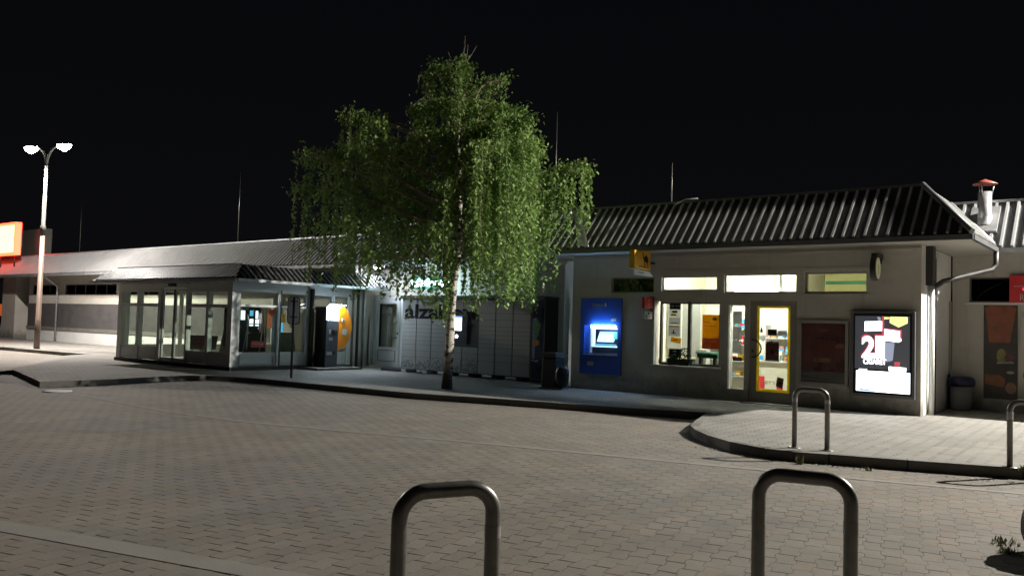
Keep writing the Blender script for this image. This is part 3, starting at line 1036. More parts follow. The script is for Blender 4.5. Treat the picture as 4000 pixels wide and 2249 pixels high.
t = thing('added_ceiling_lamp', 'round white lamp added under the roof overhang to brighten the white double door', 'lamp', (-20.1, 18.75, 3.36))  # invented lamp, added to brighten the recess door
MB().lathe((-20.1, 18.75, 3.36), [(.0, .02), (.16, .02), (.16, -.02), (.14, -.025)], 20).obj('rim', 'white_frame', t)
MB().lathe((-20.1, 18.75, 3.335), [(.14, .0), (.11, -.04), (.0, -.055)], 20).obj('diffuser', 'added_lamp_glow', t)

# ------------------------------------------------------------------ parcel lockers
LX0, LX1, LYF, LZ0, LZ1 = -18.33, -13.48, 18.15, .24, 2.30
t = thing('parcel_locker', 'wall of grey parcel lockers with a lit terminal behind the birch trunk', 'parcel locker', (-16, 18.5, .12))
MB().box(LX0, LX1, LYF + .025, 18.75, LZ0 - .02, LZ1 + .03).obj('cabinet', 'locker_gap', t)
MB().box(LX0 - .04, LX1 + .42, LYF - .06, 18.85, LZ1 + .034, LZ1 + .12).obj('canopy', 'alu_dark', t)
for i in range(6):
    xx = LX0 + .03 + i * .86
    MB().box(xx, xx + .2, LYF + .0 if i < 3 else LYF + .1, 18.6, .12, .218).obj('foot_block', 'paper_white' if i < 3 else 'dark_metal', t)

MB().box(LX0 - .9, LX0 - .05, LYF + .05, LYF + .3, .12, .2).obj('cable_cover', 'black_plastic', t)
cw = (LX1 - LX0) / 8
fr = [0, .179, .266, .356, .415, .471, .529, .589, .647, .734, .826, 1.0]
TX0, TX1, TZ0, TZ1 = -16.32, -15.86, 1.05, 1.93
for ci in range(8):
    a, b = LX0 + ci * cw + .014, LX0 + (ci + 1) * cw - .014
    for ri in range(11):
        zt, zb = LZ1 - (LZ1 - LZ0) * fr[ri] - .004, LZ1 - (LZ1 - LZ0) * fr[ri + 1] + .004
        aa, bb = a, b
        if ci == 3 and zb < TZ1 and zt > TZ0:
            bb = min(b, TX0 - .01)
        if ci == 4 and zb < TZ1 and zt > TZ0:
            continue
        MB().box(aa, bb, LYF, LYF + .024, zb, zt).obj('locker_door', 'locker_grey', t)
MB().box(TX0, TX1 + .15, LYF - .01, LYF + .026, TZ0, TZ1).obj('terminal', 'atm_dark', t)
MB().box(-16.27, -15.93, LYF - .02, LYF - .011, 1.43, 1.79).obj('screen', 'locker_screen', t)
MB().box(-16.29, -15.91, LYF - .02, LYF - .011, 1.795, 1.84).obj('screen_edge', 'screen_blue', t)
m = MB()
m.prism([(-16.1 + .05 * math.cos(2 * PI * i / 14), LYF - .012, 1.26 + .05 * math.sin(2 * PI * i / 14)) for i in range(14)], (0, -.01, 0))
m.obj('scanner_light', 'locker_screen', t)
MB().box(-15.66, -15.50, LYF - .012, LYF - .002, 1.55, 1.62).obj('sticker', 'ink_black', t)
text_mesh('alzabox', -18.22, 1.73, 2.85, .44, 'f', LYF - .002, 'ink_black', 'lettering', t, .004, bold=.03)
m = MB()
for i in range(420):
    zz = .28 + abs(random.gauss(0, .13))
    if zz > .66:
        continue
    xx = random.uniform(LX0 + .03, LX0 + 5.0 * cw)
    s_ = random.uniform(.006, .017)
    if min((xx - LX0) % cw, cw - (xx - LX0) % cw) < .035:
        continue
    m.box(xx - s_, xx + s_, LYF - .003, LYF - .001, zz - s_ * 1.3, zz + s_ * 1.3)
m.obj('speckle_print', 'locker_dots', t)['kind'] = 'stuff'
t = thing('advert_column', 'narrow dark advert panel with green and orange print at the right end of the lockers', 'advert panel', (-13.2, 18.3, .12))
MB().box(-13.44, -12.98, 18.12, 18.7, .12, 2.36).obj('case', 'black_plastic', t)
MB().frame(-13.43, -12.99, .2, 2.34, 18.105, 18.118, .025).obj('frame', 'alu_dark', t)
m = MB().box(-13.40, -13.02, 18.11, 18.116, .24, 2.30, 'ad_night')
m.poly([(-13.39, 18.108, .75), (-13.30, 18.108, .75), (-13.26, 18.108, 1.85), (-13.39, 18.108, 1.8)], 'ad_blue')  # bluish light on the left edge painted into the print
blob = [(-13.24 + .10 * math.cos(a) * (1 + .25 * math.sin(5 * a)), 18.106, 1.56 + .26 * math.sin(a) * (1 + .2 * math.cos(3 * a))) for a in [2 * PI * i / 30 for i in range(30)]]
m.poly(blob, 'ad_green')
m.poly([(-13.26 + .11 * math.cos(a), 18.104, 1.18 + .095 * math.sin(a) * (1 + .2 * math.cos(3 * a))) for a in [2 * PI * i / 20 for i in range(20)]], 'ad_orange')
m.box(-13.27, -13.21, 18.102, 18.106, 2.13, 2.21, 'paper_white')
m.obj('print', None, t)
text_mesh('Do poř', -13.38, .66, .2, .07, 'f', 18.105, 'paper_white', 'lettering', t)

# ------------------------------------------------------------------ kiosk wing
KB = thing('kiosk_building', 'grey rendered corner shop wing with lit windows and ribbed dark metal roof', 'building', (-7.5, 17.45, .12))
KY = 17.45
HOLES = [(-10.59, -9.44, 2.46, 2.83), (-9.24, -7.88, 2.51, 2.84), (-7.71, -6.11, 2.46, 2.87), (-5.95, -4.72, 2.46, 2.88),
         (-9.42, -7.80, .82, 2.27), (-7.60, -7.23, .38, 2.20), (-7.12, -6.10, .14, 2.29), (-11.3, -10.36, .98, 1.68)]
w = MB()
w.wall(-11.69, -3.73, .0, 3.38, KY, KY + .25, HOLES)
w.obj('front_wall', 'render_grey', KB)
MB().wall(KY + .252, 20.2, .0, 3.38, -3.98, -3.733, [], None, 'y').obj('side_wall', 'render_white', KB)
rx, ry = -.62, .785
w = MB()
w.prism([(-11.692, KY + .002, 0), (-11.692 + rx * 3.0, KY + ry * 3.0, 0), (-11.3 + rx * 3.0, KY + ry * 3.0, 0), (-11.25, KY + .26, 0)], (0, 0, 3.38))
w.obj('return_wall', 'render_white', KB)
MB().box(-12.2, -3.72, KY - .03, KY - .002, 3.25, 3.32).obj('wall_moulding', 'render_grey', KB)
# room behind the windows
rm = MB()
rx0, rx1, ry0, ry1, rz0, rz1 = -9.75, -4.3, KY + .26, 20.9, .13, 3.1
rm.poly([(rx0, ry1, rz0), (rx1, ry1, rz0), (rx1, ry1, rz1), (rx0, ry1, rz1)], 'room_cream')
rm.poly([(rx0, ry0, rz0), (rx0, ry1, rz0), (rx0, ry1, rz1), (rx0, ry0, rz1)], 'room_cream')
rm.poly([(rx1, ry0, rz0), (rx1, ry0, rz1), (rx1, ry1, rz1), (rx1, ry1, rz0)], 'room_yellow')
rm.poly([(rx0, ry0, rz0), (rx1, ry0, rz0), (rx1, ry1, rz0), (rx0, ry1, rz0)], 'room_floor')
rm.poly([(rx0, ry0, rz1), (rx0, ry1, rz1), (rx1, ry1, rz1), (rx1, ry0, rz1)], 'room_cream')
rm.box(-6.62, -4.32, ry1 - .02, ry1 - .003, 2.0, 3.09, 'room_yellow')
rm.box(-6.60, -4.32, ry1 - .05, ry1 - .022, 2.83, 2.91, 'stripe_green')
rm.box(-6.68, -6.63, ry0 + .3, ry1 - .01, 2.2, 3.09, 'room_cream')
rm.obj('room', None, KB)
mansard(-11.34, -2.77, 16.65, 3.46, 17.65, 4.52, False, True, .2025, 21.5).obj('roof', None, KB)
MB().box(-11.71, -2.80, 16.67, 17.9, 3.385, 3.44).obj('soffit', 'soffit', KB)
MB().box(-3.73, -2.80, 17.902, 20.4, 3.385, 3.44).obj('soffit', 'soffit', KB)
gt = MB()
gt.box(-11.71, -2.72, 16.575, 16.645, 3.36, 3.45)
gt.box(-2.765, -2.70, 16.647, 19.3, 3.36, 3.45)
gt.obj('gutter', 'roof_metal', KB)
MB().box(-11.3, -3.75, 17.60, 17.78, 4.525, 4.58).obj('ridge_cap', 'roof_metal', KB)
cp = MB()
cp.tube([(-2.74, 16.62, 3.50), (-3.77, 17.65, 4.57)], .055, 8)
cp.obj('hip_cap', 'roof_metal', KB)
fl = MB()
sl = Vector((0, 1.0, 1.06)).normalized()
nn = Vector((0, -1.06, 1.0)).normalized()


def on_slope(x, t, h=.0):
    return Vector((x, 16.65, 3.46)) + sl * (t * 1.457) + nn * h


fl.poly([on_slope(-11.02, .04, .09), on_slope(-10.72, .0, .09), on_slope(-11.62, .99, .07), on_slope(-11.85, 1.0, .07)], 'zinc')
fl.poly([on_slope(-10.80, .03, .12), on_slope(-10.70, .0, .12), on_slope(-11.60, .99, .1), on_slope(-11.66, .99, .1)], 'roof_rib')
fl.prism([on_slope(-11.04, .05, .10), on_slope(-10.68, -.01, .10), on_slope(-10.68, -.035, .10), on_slope(-11.04, .01, .10)], tuple(nn * .03), 'roof_rib')
fl.obj('valley_flashing', None, KB)
cl = MB()
cl.tube([on_slope(-8.95, .93, .08), on_slope(-8.75, 1.0, .12), on_slope(-8.45, 1.02, .1)], .02, 6)
cl.obj('cable', 'zinc', KB)
# transom windows
for i, (a, b, c, d) in enumerate(HOLES[:4]):
    f = MB().frame(a, b, c, d, KY + .05, KY + .11, .03).obj('transom_window', 'alu_grey', KB)
    MB().box(a + .03, b - .03, KY + .078, KY + .084, c + .03, d - .03).obj('pane', 'dark_glass' if i == 0 else 'shop_glass', f)
MB().box(-11.1, -9.3, KY + .262, KY + .28, 2.3, 3.0).obj('blind', 'dark_band', KB)
MB().box(-5.98, -4.69, KY - .03, KY - .002, 2.40, 2.44).obj('sill', 'render_grey', KB)
MB().box(-9.3, -4.6, KY - .014, KY - .002, 2.955, 2.98).obj('wall_ridge', 'render_grey', KB)
# shop window
a, b, c, d = HOLES[4]
f = MB().frame(a + .1, b, c, d, KY + .10, KY + .18, .055)
f.box(-8.615, -8.545, KY + .10, KY + .18, c + .055, d - .055)
f = f.obj('shop_window', 'alu_dark', KB)
for p, q in ((a + .155, -8.615), (-8.545, b - .055)):
    MB().box(p, q, KY + .135, KY + .142, c + .055, d - .055).obj('pane', 'shop_glass', f)
MB().box(-9.30, -8.63, KY + .085, KY + .098, 2.25, 2.265).obj('trim', 'white_frame', f)
MB().box(-8.53, -7.82, KY + .085, KY + .098, 2.25, 2.265).obj('trim', 'white_frame', f)
MB().box(a - .03, b + .04, KY - .06, KY + .098, .79, .819).obj('sill', 'render_white', KB)
MB().box(a - .004, a + .006, KY - .002, KY + .097, .825, 2.26).obj('reveal', 'render_white', KB)
# side light
a, b, c, d = HOLES[5]
f = MB().frame(a, b, c, d, KY + .04, KY + .10, .015).obj('sidelight', 'white_frame', KB)
MB().box(a + .015, b - .015, KY + .07, KY + .076, c + .015, d - .015).obj('pane', 'shop_glass', f)
# entrance door
a, b, c, d = HOLES[6]
dr = MB().wall(a, b, c, d, KY + .03, KY + .09, [(-6.97, -6.25, .37, 2.19)]).obj('entrance_door', 'alu_grey', KB)
MB().box(-6.97, -6.25, KY + .062, KY + .068, .37, 2.19).obj('pane', 'shop_glass', dr)
MB().frame(-6.97, -6.25, .37, 2.19, KY + .046, KY + .060, .055).obj('yellow_border', 'yellow_film', dr)
hp = [(-7.03, KY + .03, 1.46), (-7.03, KY - .06, 1.46)]
for q in range(9):
    an = PI / 2 - PI * q / 8
    hp.append((-7.02 + .19 * math.cos(an), KY - .06, 1.275 + .185 * math.sin(an)))
hp += [(-7.03, KY - .06, 1.09), (-7.03, KY + .03, 1.09)]
MB().tube(hp, .017, 8).obj('handle', 'black_plastic', dr)
MB().box(-7.07, -7.03, KY + .018, KY + .029, 1.19, 1.24).obj('lock', 'black_plastic', dr)
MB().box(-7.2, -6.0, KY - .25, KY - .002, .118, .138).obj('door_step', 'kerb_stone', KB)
# corner trims and pipes on the right side wall
MB().tube([(-3.66, 18.02, .12), (-3.66, 18.02, 2.62)], .05, 10).obj('downpipe', 'white_frame', KB)
pp = [(-2.735, 19.2, 3.36), (-2.735, 19.2, 3.1), (-2.80, 19.12, 3.0), (-3.5, 18.2, 2.72), (-3.62, 18.06, 2.6), (-3.66, 18.03, 2.45)]
MB().tube(pp, .05, 10).obj('downpipe', 'dark_metal', KB)  # upper pipe and box dark, lower pipe pale: eave shade put into the colour
MB().box(-3.732, -3.60, 17.80, 18.05, 2.62, 3.38).obj('pipe_box', 'dark_metal', KB)
MB().box(-3.733, -3.70, 18.5, 18.62, .12, 3.2).obj('dark_strip', 'dark_metal', KB)  # plain dark strip up the side wall
MB().box(-3.73, -3.71, 20.0, 20.19, .13, 2.4).obj('edge_strip', 'alu_grey', KB)


def sticker(name, label, cat, a, b, c, d, mat, y=KY + .128, group=None, extra=None):
    m = MB().box(a, b, y - .003, y, c, d, mat)
    if extra:
        for (p, q, r_, s_, mt) in extra:
            m.box(p, q, y - .006, y - .0035, r_, s_, mt)
    return tag(m.obj(name, None, None, ((a + b) / 2, y, c)), label, cat, group)


t = thing('window_sign', 'black sign with white lettering at the top of the shop window', 'sign', (-8.95, KY + .12, 2.09))
MB().box(-9.09, -8.81, KY + .125, KY + .128, 2.09, 2.22).obj('panel', 'ink_black', t)
text_mesh('copy · smart', -9.07, 2.14, .24, .045, 'f', KY + .1245, 'paper_white', 'lettering', t)
sticker('notice', 'white notice with black label and orange strip in the shop window', 'notice', -9.09, -8.83, 1.92, 2.085, 'paper_white', extra=[(-9.02, -8.89, 2.01, 2.06, 'ink_black'), (-9.05, -8.92, 1.94, 1.99, 'paper_yellow')])
sticker('notice', 'plain grey notice below the white one in the shop window', 'notice', -9.09, -8.82, 1.74, 1.905, 'paper_grey', extra=[(-9.04, -8.87, 1.765, 1.785, 'ink_grey')])
sticker('notice', 'grey notice with yellow top strip and dark figure in the shop window', 'notice', -9.10, -8.82, 1.48, 1.72, 'paper_grey', extra=[(-9.09, -8.84, 1.685, 1.715, 'paper_yellow'), (-8.99, -8.96, 1.55, 1.62, 'ink_black'), (-9.03, -8.92, 1.535, 1.556, 'ink_black')])
m = MB().prism([(-9.05, KY + .12, 1.35), (-8.80, KY + .12, 1.31), (-8.78, KY + .12, 1.43), (-9.03, KY + .12, 1.465)], (0, .003, 0), 'paper_yellow')
m.box(-8.98, -8.86, KY + .115, KY + .119, 1.375, 1.395, 'ink_black')
flat('notice', 'tilted yellow card in the shop window', 'notice', m, (-8.9, KY + .12, 1.3))
sticker('window_sign', 'dark sticker with two small grey marks low in the shop window', 'sign', -9.08, -8.77, 1.0, 1.19, 'ink_black', extra=[(-8.98, -8.90, 1.12, 1.15, 'paper_grey'), (-8.98, -8.90, 1.05, 1.075, 'paper_grey')])
t = thing('poster', 'large yellow poster with orange lower part in the right shop window pane', 'poster', (-8.06, KY + .12, 1.22))
m = MB().box(-8.27, -7.86, KY + .125, KY + .128, 1.46, 1.98, 'poster_amber')
m.box(-8.27, -7.86, KY + .1252, KY + .128, 1.22, 1.459, 'poster_rust')
m.box(-8.22, -7.94, KY + .121, KY + .1245, 1.37, 1.42, 'pastel_pink')
m.box(-8.21, -8.05, KY + .121, KY + .1245, 1.24, 1.30, 'pastel_pink')
m.poly([(-7.97 + .06 * math.cos(2 * PI * i / 16), KY + .122, 1.885 + .032 * math.sin(2 * PI * i / 16)) for i in range(16)], 'teal_print')
m.obj('print', None, t)
text_mesh('Máte', -8.24, 1.79, .17, .05, 'f', KY + .1245, 'ink_grey', 'lettering', t)
text_mesh('vsazeno?', -8.24, 1.715, .31, .05, 'f', KY + .1245, 'ink_grey', 'lettering', t)
for z, a, b in ((1.50, -8.02, -7.9), (1.57, -8.0, -7.88)):
    pass
text_mesh('výhra denně', -8.02, 1.49, .14, .022, 'f', KY + .1245, 'ink_grey', 'lettering', t)

# papers in the side light
for i, (c, d) in enumerate(((1.79, 2.06), (1.45, 1.73), (1.15, 1.42))):
    sticker('notice', ('pale bluish sheet at the top of the narrow side window', 'grey sheet in the middle of the narrow side window', 'greenish grey sheet, lowest of three in the narrow side window')[i], 'notice', -7.52, -7.32, c, d, ('screen_pale', 'paper_grey', 'paper_grey')[i] if False else 'paper_grey', KY + .068, 'sheets in the narrow window')
sticker('opening_sign', 'small dark strip sign under the sheets in the narrow side window', 'sign', -7.51, -7.31, .99, 1.07, 'ink_black', KY + .068, None, [(-7.48, -7.34, 1.02, 1.035, 'paper_grey')])
# stickers on the door
yd = KY + .060
sticker('notice', 'dark photo notice on the door glass, left one of the pair', 'notice', -6.74, -6.54, 1.56, 1.69, 'ink_black', yd)
sticker('notice', 'grey ruled notice on the door glass right of the dark photo notice', 'notice', -6.52, -6.32, 1.56, 1.67, 'paper_grey', yd, None, [(-6.50, -6.34, 1.60 + .02 * i, 1.605 + .02 * i, 'ink_grey') for i in range(3)])
m = MB().poly([(-6.84 + .07 * math.cos(2 * PI * i / 24), yd - .003, 1.50 + .07 * math.sin(2 * PI * i / 24)) for i in range(24)], 'paper_grey')
m.poly([(-6.875, yd - .004, 1.47), (-6.80, yd - .004, 1.47), (-6.82, yd - .004, 1.50), (-6.84, yd - .004, 1.53)], 'paper_white')
flat('sticker', 'round grey sticker on the left of the door glass', 'sticker', m, (-6.84, yd, 1.43))
m = MB().box(-6.90, -6.85, yd - .004, yd - .001, 1.62, 1.68, 'ink_black').box(-6.89, -6.86, yd - .004, yd - .001, 1.681, 1.72, 'ink_black')
flat('sticker', 'small black bottle-shaped sticker above the round sticker', 'sticker', m, (-6.875, yd, 1.62))
m = MB().box(-6.77, -6.49, yd - .02, yd - .002, 1.05, 1.40, 'brown_sign').box(-6.76, -6.50, yd - .022, yd - .002, 1.402, 1.43, 'brown_sign').box(-6.78, -6.48, yd - .024, yd - .002, 1.02, 1.048, 'brown_sign')
m.box(-6.66, -6.60, yd - .023, yd - .021, 1.17, 1.26, 'ink_black').box(-6.57, -6.51, yd - .023, yd - .021, 1.14, 1.27, 'poster_tan')
flat('hanging_sign', 'dark red-brown rounded sign hanging in the middle of the door glass', 'sign', m, (-6.63, yd, 1.02))
tag(text_mesh("LET'S", -6.83, .535, .27, .065, 'f', yd - .001, 'ink_grey', 'door_lettering', None, .003, (-6.7, yd, .535)), 'dark lettering across the foot of the yellow bordered door glass', 'lettering')
m = MB().prism([(-6.545, yd - .002, .495), (-6.405, yd - .002, .455), (-6.375, yd - .002, .665), (-6.515, yd - .002, .695)], (0, -.004, 0), 'poster_tan')
m.poly([(-6.49, yd - .0075, .56), (-6.43, yd - .0075, .56), (-6.44, yd - .0075, .6), (-6.465, yd - .0075, .615)], 'ink_black')
flat('sticker', 'tilted brown card at the bottom of the door glass', 'sticker', m, (-6.46, yd, .455))

# ------------------------------------------------------------------ inside the kiosk
for i, (x0, x1, y) in enumerate(((-7.66, -6.72, KY + .62), (-9.25, -8.05, KY + 1.15), (-7.3, -6.2, KY + .95))):
    t = thing('ceiling_tube', ('bright fluorescent tube fitting right behind the middle transom window', 'fluorescent tube fitting over the shop window display', 'fluorescent tube fitting over the door side of the shop')[i], 'lamp', ((x0 + x1) / 2, y, 2.55))
    zz = 2.55 if i == 0 else 2.95
    MB().box(x0 - .03, x1 + .03, y - .09, y + .09, zz + .06, zz + .10).obj('housing', 'white_frame', t)
    MB().tube([(x0, y - .03, zz + .02), (x1, y - .03, zz + .02)], .035 if i == 0 else .03, 8).obj('tube', 'tube_white', t)
    if i == 0:
        MB().box(x0 - .02, x1 + .02, y - .12, y - .10, zz - .06, zz + .11).obj('diffuser', 'tube_diffuser', t)
    m = MB()
    for xx in (x0 + .1, x1 - .1):
        m.tube([(xx, y, zz + .10), (xx, y, 3.098)], .01, 6)
    m.obj('hanger', 'white_frame', t)

SHELF = [('paper_white', 'white'), ('sky_blue', 'blue'), ('pastel_pink', 'pink'), ('paper_yellow', 'yellow'), ('red_sign', 'red'), ('room_cream', 'cream'), ('teal_print', 'teal'), ('paper_grey', 'grey')]


def shelf_unit(label, x0, x1, y0, y1, zs, glabel, gname):
    t = thing('shelf_unit', label, 'shelf', ((x0 + x1) / 2, (y0 + y1) / 2, .13))
    m = MB()
    for xx in (x0, x1 - .02):
        m.box(xx, xx + .02, y0, y1, .132, zs[-1] + .3)
    m.box(x0 + .02, x1 - .02, y1 - .015, y1, .132, zs[-1] + .3)
    m.obj('case', 'paper_white', t)
    for z in zs:
        MB().box(x0 + .021, x1 - .021, y0, y1 - .016, z - .02, z).obj('shelf_board', 'paper_white', t)
    n = 0
    for z in zs:
        x = x0 + .04
        while x < x1 - .14:
            wd = random.uniform(.08, .16)
            ht = random.uniform(.10, .22)
            mt, cn = random.choice(SHELF)
            m = MB().box(x, x + wd, y0 + .02, y0 + .18, z + .001, z + ht, mt)
            m.box(x + .01, x + wd - .01, y0 + .017, y0 + .0195, z + ht * .3, z + ht * .6, random.choice(SHELF)[0])
            tag(m.obj('goods_box', None, None, (x + wd / 2, y0 + .1, z)), 'small carton ' + glabel, 'carton', gname)
            x += wd + random.uniform(.01, .05)
            n += 1
    return t


shelf_unit('white goods shelf seen through the right pane of the shop window', -8.75, -7.75, KY + 1.3, KY + 1.6, (.6, .95, 1.33, 1.69), 'on the white shelf behind the shop window', 'goods behind the shop window')
shelf_unit('white goods shelf seen through the yellow bordered door', -7.6, -6.4, KY + 2.1, KY + 2.45, (.45, .8, 1.15, 1.5), 'on the white shelf behind the yellow bordered door', 'goods behind the door')
t = thing('counter', 'low pale shop counter behind the yellow bordered door', 'counter', (-6.9, KY + 1.5, .13))
MB().box(-7.5, -6.5, KY + 1.3, KY + 1.7, .131, .95).obj('body', 'room_cream', t)
MB().box(-7.55, -6.45, KY + 1.25, KY + 1.75, .952, .985).obj('top', 'paper_white', t)
flat('display_board', 'bright white panel at the left inside the shop window', 'panel', MB().box(-9.70, -9.34, KY + 1.22, KY + 1.24, 1.16, 2.5, 'paper_white').box(-9.56, -9.54, KY + 1.242, KY + 1.26, .132, 1.2, 'white_frame'), (-9.2, KY + .33, .132))
flat('display_board', 'pale grey board behind the notices in the shop window', 'panel', MB().box(-9.32, -8.84, KY + 1.24, KY + 1.26, 1.0, 2.4, 'paper_white').box(-8.9, -8.86, KY + 1.262, KY + 1.28, .132, 1.25, 'white_frame'), (-8.9, KY + .46, .132))
m = MB().box(-9.7, -7.82, KY + .27, KY + .75, .62, .80, 'room_cream')
m.box(-9.7, -7.82, KY + .30, KY + .72, .132, .618, 'room_cream')
flat('window_shelf', 'low display shelf along the bottom of the shop window', 'shelf', m, (-8.7, KY + .5, .132))
m = MB().box(-8.51, -8.27, KY + .3, KY + .45, 1.04, 1.10, 'paper_white')
m = MB().box(-8.53, -8.27, KY + .35, KY + .55, .802, 1.19, 'paper_white').box(-8.53, -8.27, KY + .346, KY + .349, 1.11, 1.135, 'sky_blue')
flat('goods_box', 'white box with a blue line behind the planter in the shop window', 'box', m, (-8.4, KY + .45, .802))

rq = random.Random(5)
x = -9.62
while x < -8.62:
    wd, ht = rq.uniform(.05, .12), rq.uniform(.06, .17)
    m = MB().box(x, x + wd, KY + .55, KY + .65, .801, .80 + ht, rq.choice(SHELF)[0]).box(x + .01, x + wd - .01, KY + .547, KY + .5495, .82, .80 + ht * .7, rq.choice(SHELF)[0])
    tag(m.obj('goods_box', None, None, (x + wd / 2, KY + .6, .801)), 'small carton on the low display shelf behind the shop window', 'carton', 'cartons on the window shelf')
    x += wd + rq.uniform(.015, .05)
x = -7.45
while x < -6.6:
    wd, ht = rq.uniform(.06, .14), rq.uniform(.08, .26)
    m = MB().box(x, x + wd, KY + 1.35, KY + 1.5, .986, .985 + ht, rq.choice(SHELF)[0]).box(x + .012, x + wd - .012, KY + 1.346, KY + 1.3495, 1.0, .985 + ht * .6, rq.choice(SHELF)[0])
    tag(m.obj('goods_box', None, None, (x + wd / 2, KY + 1.42, .986)), 'small carton standing on the pale shop counter', 'carton', 'cartons on the counter')
    x += wd + rq.uniform(.02, .06)
x = -7.45
while x < -6.55:
    wd = rq.uniform(.10, .20)
    m = MB().box(x, x + wd, KY + 1.285, KY + 1.299, .35, .35 + rq.uniform(.18, .45), rq.choice(SHELF)[0])
    tag(m.obj('leaflet', None, None, (x + wd / 2, KY + 1.29, .35)), 'coloured leaflet fixed to the front of the shop counter', 'leaflet', 'leaflets on the counter front')
    x += wd + rq.uniform(.03, .08)

# ------------------------------------------------------------------ cash machine
t = thing('cash_machine', 'blue cash machine with bright lit recess in the grey wall', 'cash machine', (-10.85, KY, .5))
AX0, AX1, AZ0, AZ1 = -11.42, -10.26, .50, 2.33
w = MB().wall(AX0, AX1, AZ0, AZ1, KY - .035, KY - .003, [(-11.3, -10.36, .98, 1.68)])
w.obj('blue_panel', 'atm_blue', t)
MB().box(-11.3, -10.36, KY + .30, KY + .32, .98, 1.68).obj('recess_back', 'atm_dark', t)
m = MB()
m.poly([(-11.3, KY - .034, .98), (-10.36, KY - .034, .98), (-10.36, KY + .3, 1.02), (-11.3, KY + .3, 1.02)], 'atm_dark')
m.poly([(-11.3, KY - .034, 1.68), (-11.3, KY + .3, 1.68), (-10.36, KY + .3, 1.68), (-10.36, KY - .034, 1.68)], 'atm_dark')
m.poly([(-11.299, KY - .034, .98), (-11.299, KY + .3, .98), (-11.299, KY + .3, 1.68), (-11.299, KY - .034, 1.68)], 'atm_blue')
m.poly([(-10.361, KY - .034, .98), (-10.361, KY - .034, 1.68), (-10.361, KY + .3, 1.68), (-10.361, KY + .3, .98)], 'atm_dark')
m.obj('recess_lining', None, t)
MB().box(-11.32, -10.34, KY - .05, KY - .0352, .96, .978).obj('ledge', 'zinc', t)
f = MB().frame(-11.10, -10.42, 1.16, 1.62, KY + .0, KY + .06, (.06, .0, .03, .03)).obj('screen_surround', 'surround_light', t)
MB().box(-11.08, -10.43, KY - .10, KY - .004, 1.628, 1.678).obj('top_light', 'atm_light', t)
MB().box(-11.10, -11.05, KY - .02, KY - .002, 1.2, 1.62).obj('side_light', 'atm_face', t)
m = MB().prism([(-11.02, KY + .10, 1.28), (-10.55, KY + .10, 1.28), (-10.50, KY + .2, 1.53), (-11.0, KY + .2, 1.53)], (0, .01, 0))
m.obj('screen', 'atm_face', t)
MB().box(-10.53, -10.43, KY + .07, KY + .1, 1.36, 1.52).obj('card_slot', 'atm_green', t)
m = MB().box(-11.04, -10.44, KY + .0, KY + .05, 1.17, 1.20).box(-11.04, -10.44, KY + .03, KY + .06, 1.21, 1.235)
m.obj('keyboard', 'atm_key', t)
MB().box(-11.2, -11.02, KY - .038, KY - .0355, .70, .80).obj('sticker', 'paper_grey', t)
MB().box(-10.55, -10.40, KY - .038, KY - .0355, 1.78, 1.86).obj('sticker', 'paper_grey', t)
text_mesh('ČESKÁ', -11.08, 2.13, .30, .085, 'f', KY - .0355, 'ink_grey', 'lettering', t)
text_mesh('spořitelna', -11.08, 2.06, .26, .05, 'f', KY - .0355, 'atm_trim' if False else 'ad_blue', 'lettering', t)
m = MB().poly([(-10.715 + .038 * math.cos(2 * PI * i / 16), KY - .037, 2.165 + .04 * math.sin(2 * PI * i / 16)) for i in range(16)]).box(-10.725, -10.705, KY - .038, KY - .036, 2.20, 2.235)
m.obj('emblem', 'ink_grey', t)

# ------------------------------------------------------------------ signs on the kiosk wall
# yellow camel sign, projecting
SX = -9.38
t = thing('projecting_sign', 'yellow projecting box sign with dark camel silhouette under the eaves', 'sign', (SX, 17.0, 2.8))
MB().wall(16.42, 17.16, 2.955, 3.372, SX - .13, SX, [], None, 'y').obj('box', 'sign_orange', t)
cam = [(.55, .12), (.60, .12), (.595, .40), (.64, .43), (.70, .42), (.735, .34), (.735, .24), (.785, .24), (.785, .36), (.80, .52), (.79, .66), (.745, .72), (.70, .80), (.655, .815), (.61, .75), (.565, .68), (.53, .68), (.505, .74), (.50, .86), (.485, .905), (.45, .91), (.415, .875), (.415, .845), (.455, .85), (.455, .74), (.47, .62), (.51, .52), (.545, .44)]
m = MB().poly([(SX + .003, 16.42 + .74 * u, 2.955 + .417 * v) for u, v in [(.06 + p * .97, q) for p, q in cam]])
m.obj('camel_print', 'ink_black', t)
m = MB().poly([(SX + .002, 16.43, 2.96), (SX + .002, 17.1, 2.96), (SX + .002, 16.65, 3.02), (SX + .002, 16.5, 3.05), (SX + .002, 16.43, 3.05)], 'sign_lightyellow')
m.obj('sand_print', None, t)
m = MB()
m.wall(16.62, 17.06, 3.0, 3.035, SX + .003, SX + .006, [], None, 'y')
m.obj('lettering_strip', 'poster_tan', t)
m = MB().prism([(SX - .09, 16.55, 2.83), (SX - .09, 17.36, 2.83), (SX - .09, 17.20, 2.93), (SX - .09, 16.55, 2.952)], (.05, 0, 0))
m.obj('lower_plate', 'paper_white', t)
MB().wall(16.38, 16.62, 2.953, 2.966, SX - .14, SX + .012, [], None, 'y').obj('tray_edge', 'paper_white', t)
text_mesh('TABÁK', 16.66, 2.865, .28, .055, 's', SX - .0398, 'ink_grey', 'lettering', t)
MB().wall(17.162, 17.448, 3.12, 3.17, SX - .09, SX - .04, [], None, 'y').obj('bracket', 'dark_metal', t)
# round ring sign
t = thing('projecting_sign', 'black oval projecting sign with dull yellow face near the building corner', 'sign', (-4.45, 17.1, 2.65))


def oval(x, cy, cz, ry_, rz_, n=26):
    return [(x, cy + ry_ * math.cos(2 * PI * i / n), cz + rz_ * math.sin(2 * PI * i / n)) for i in range(n)]


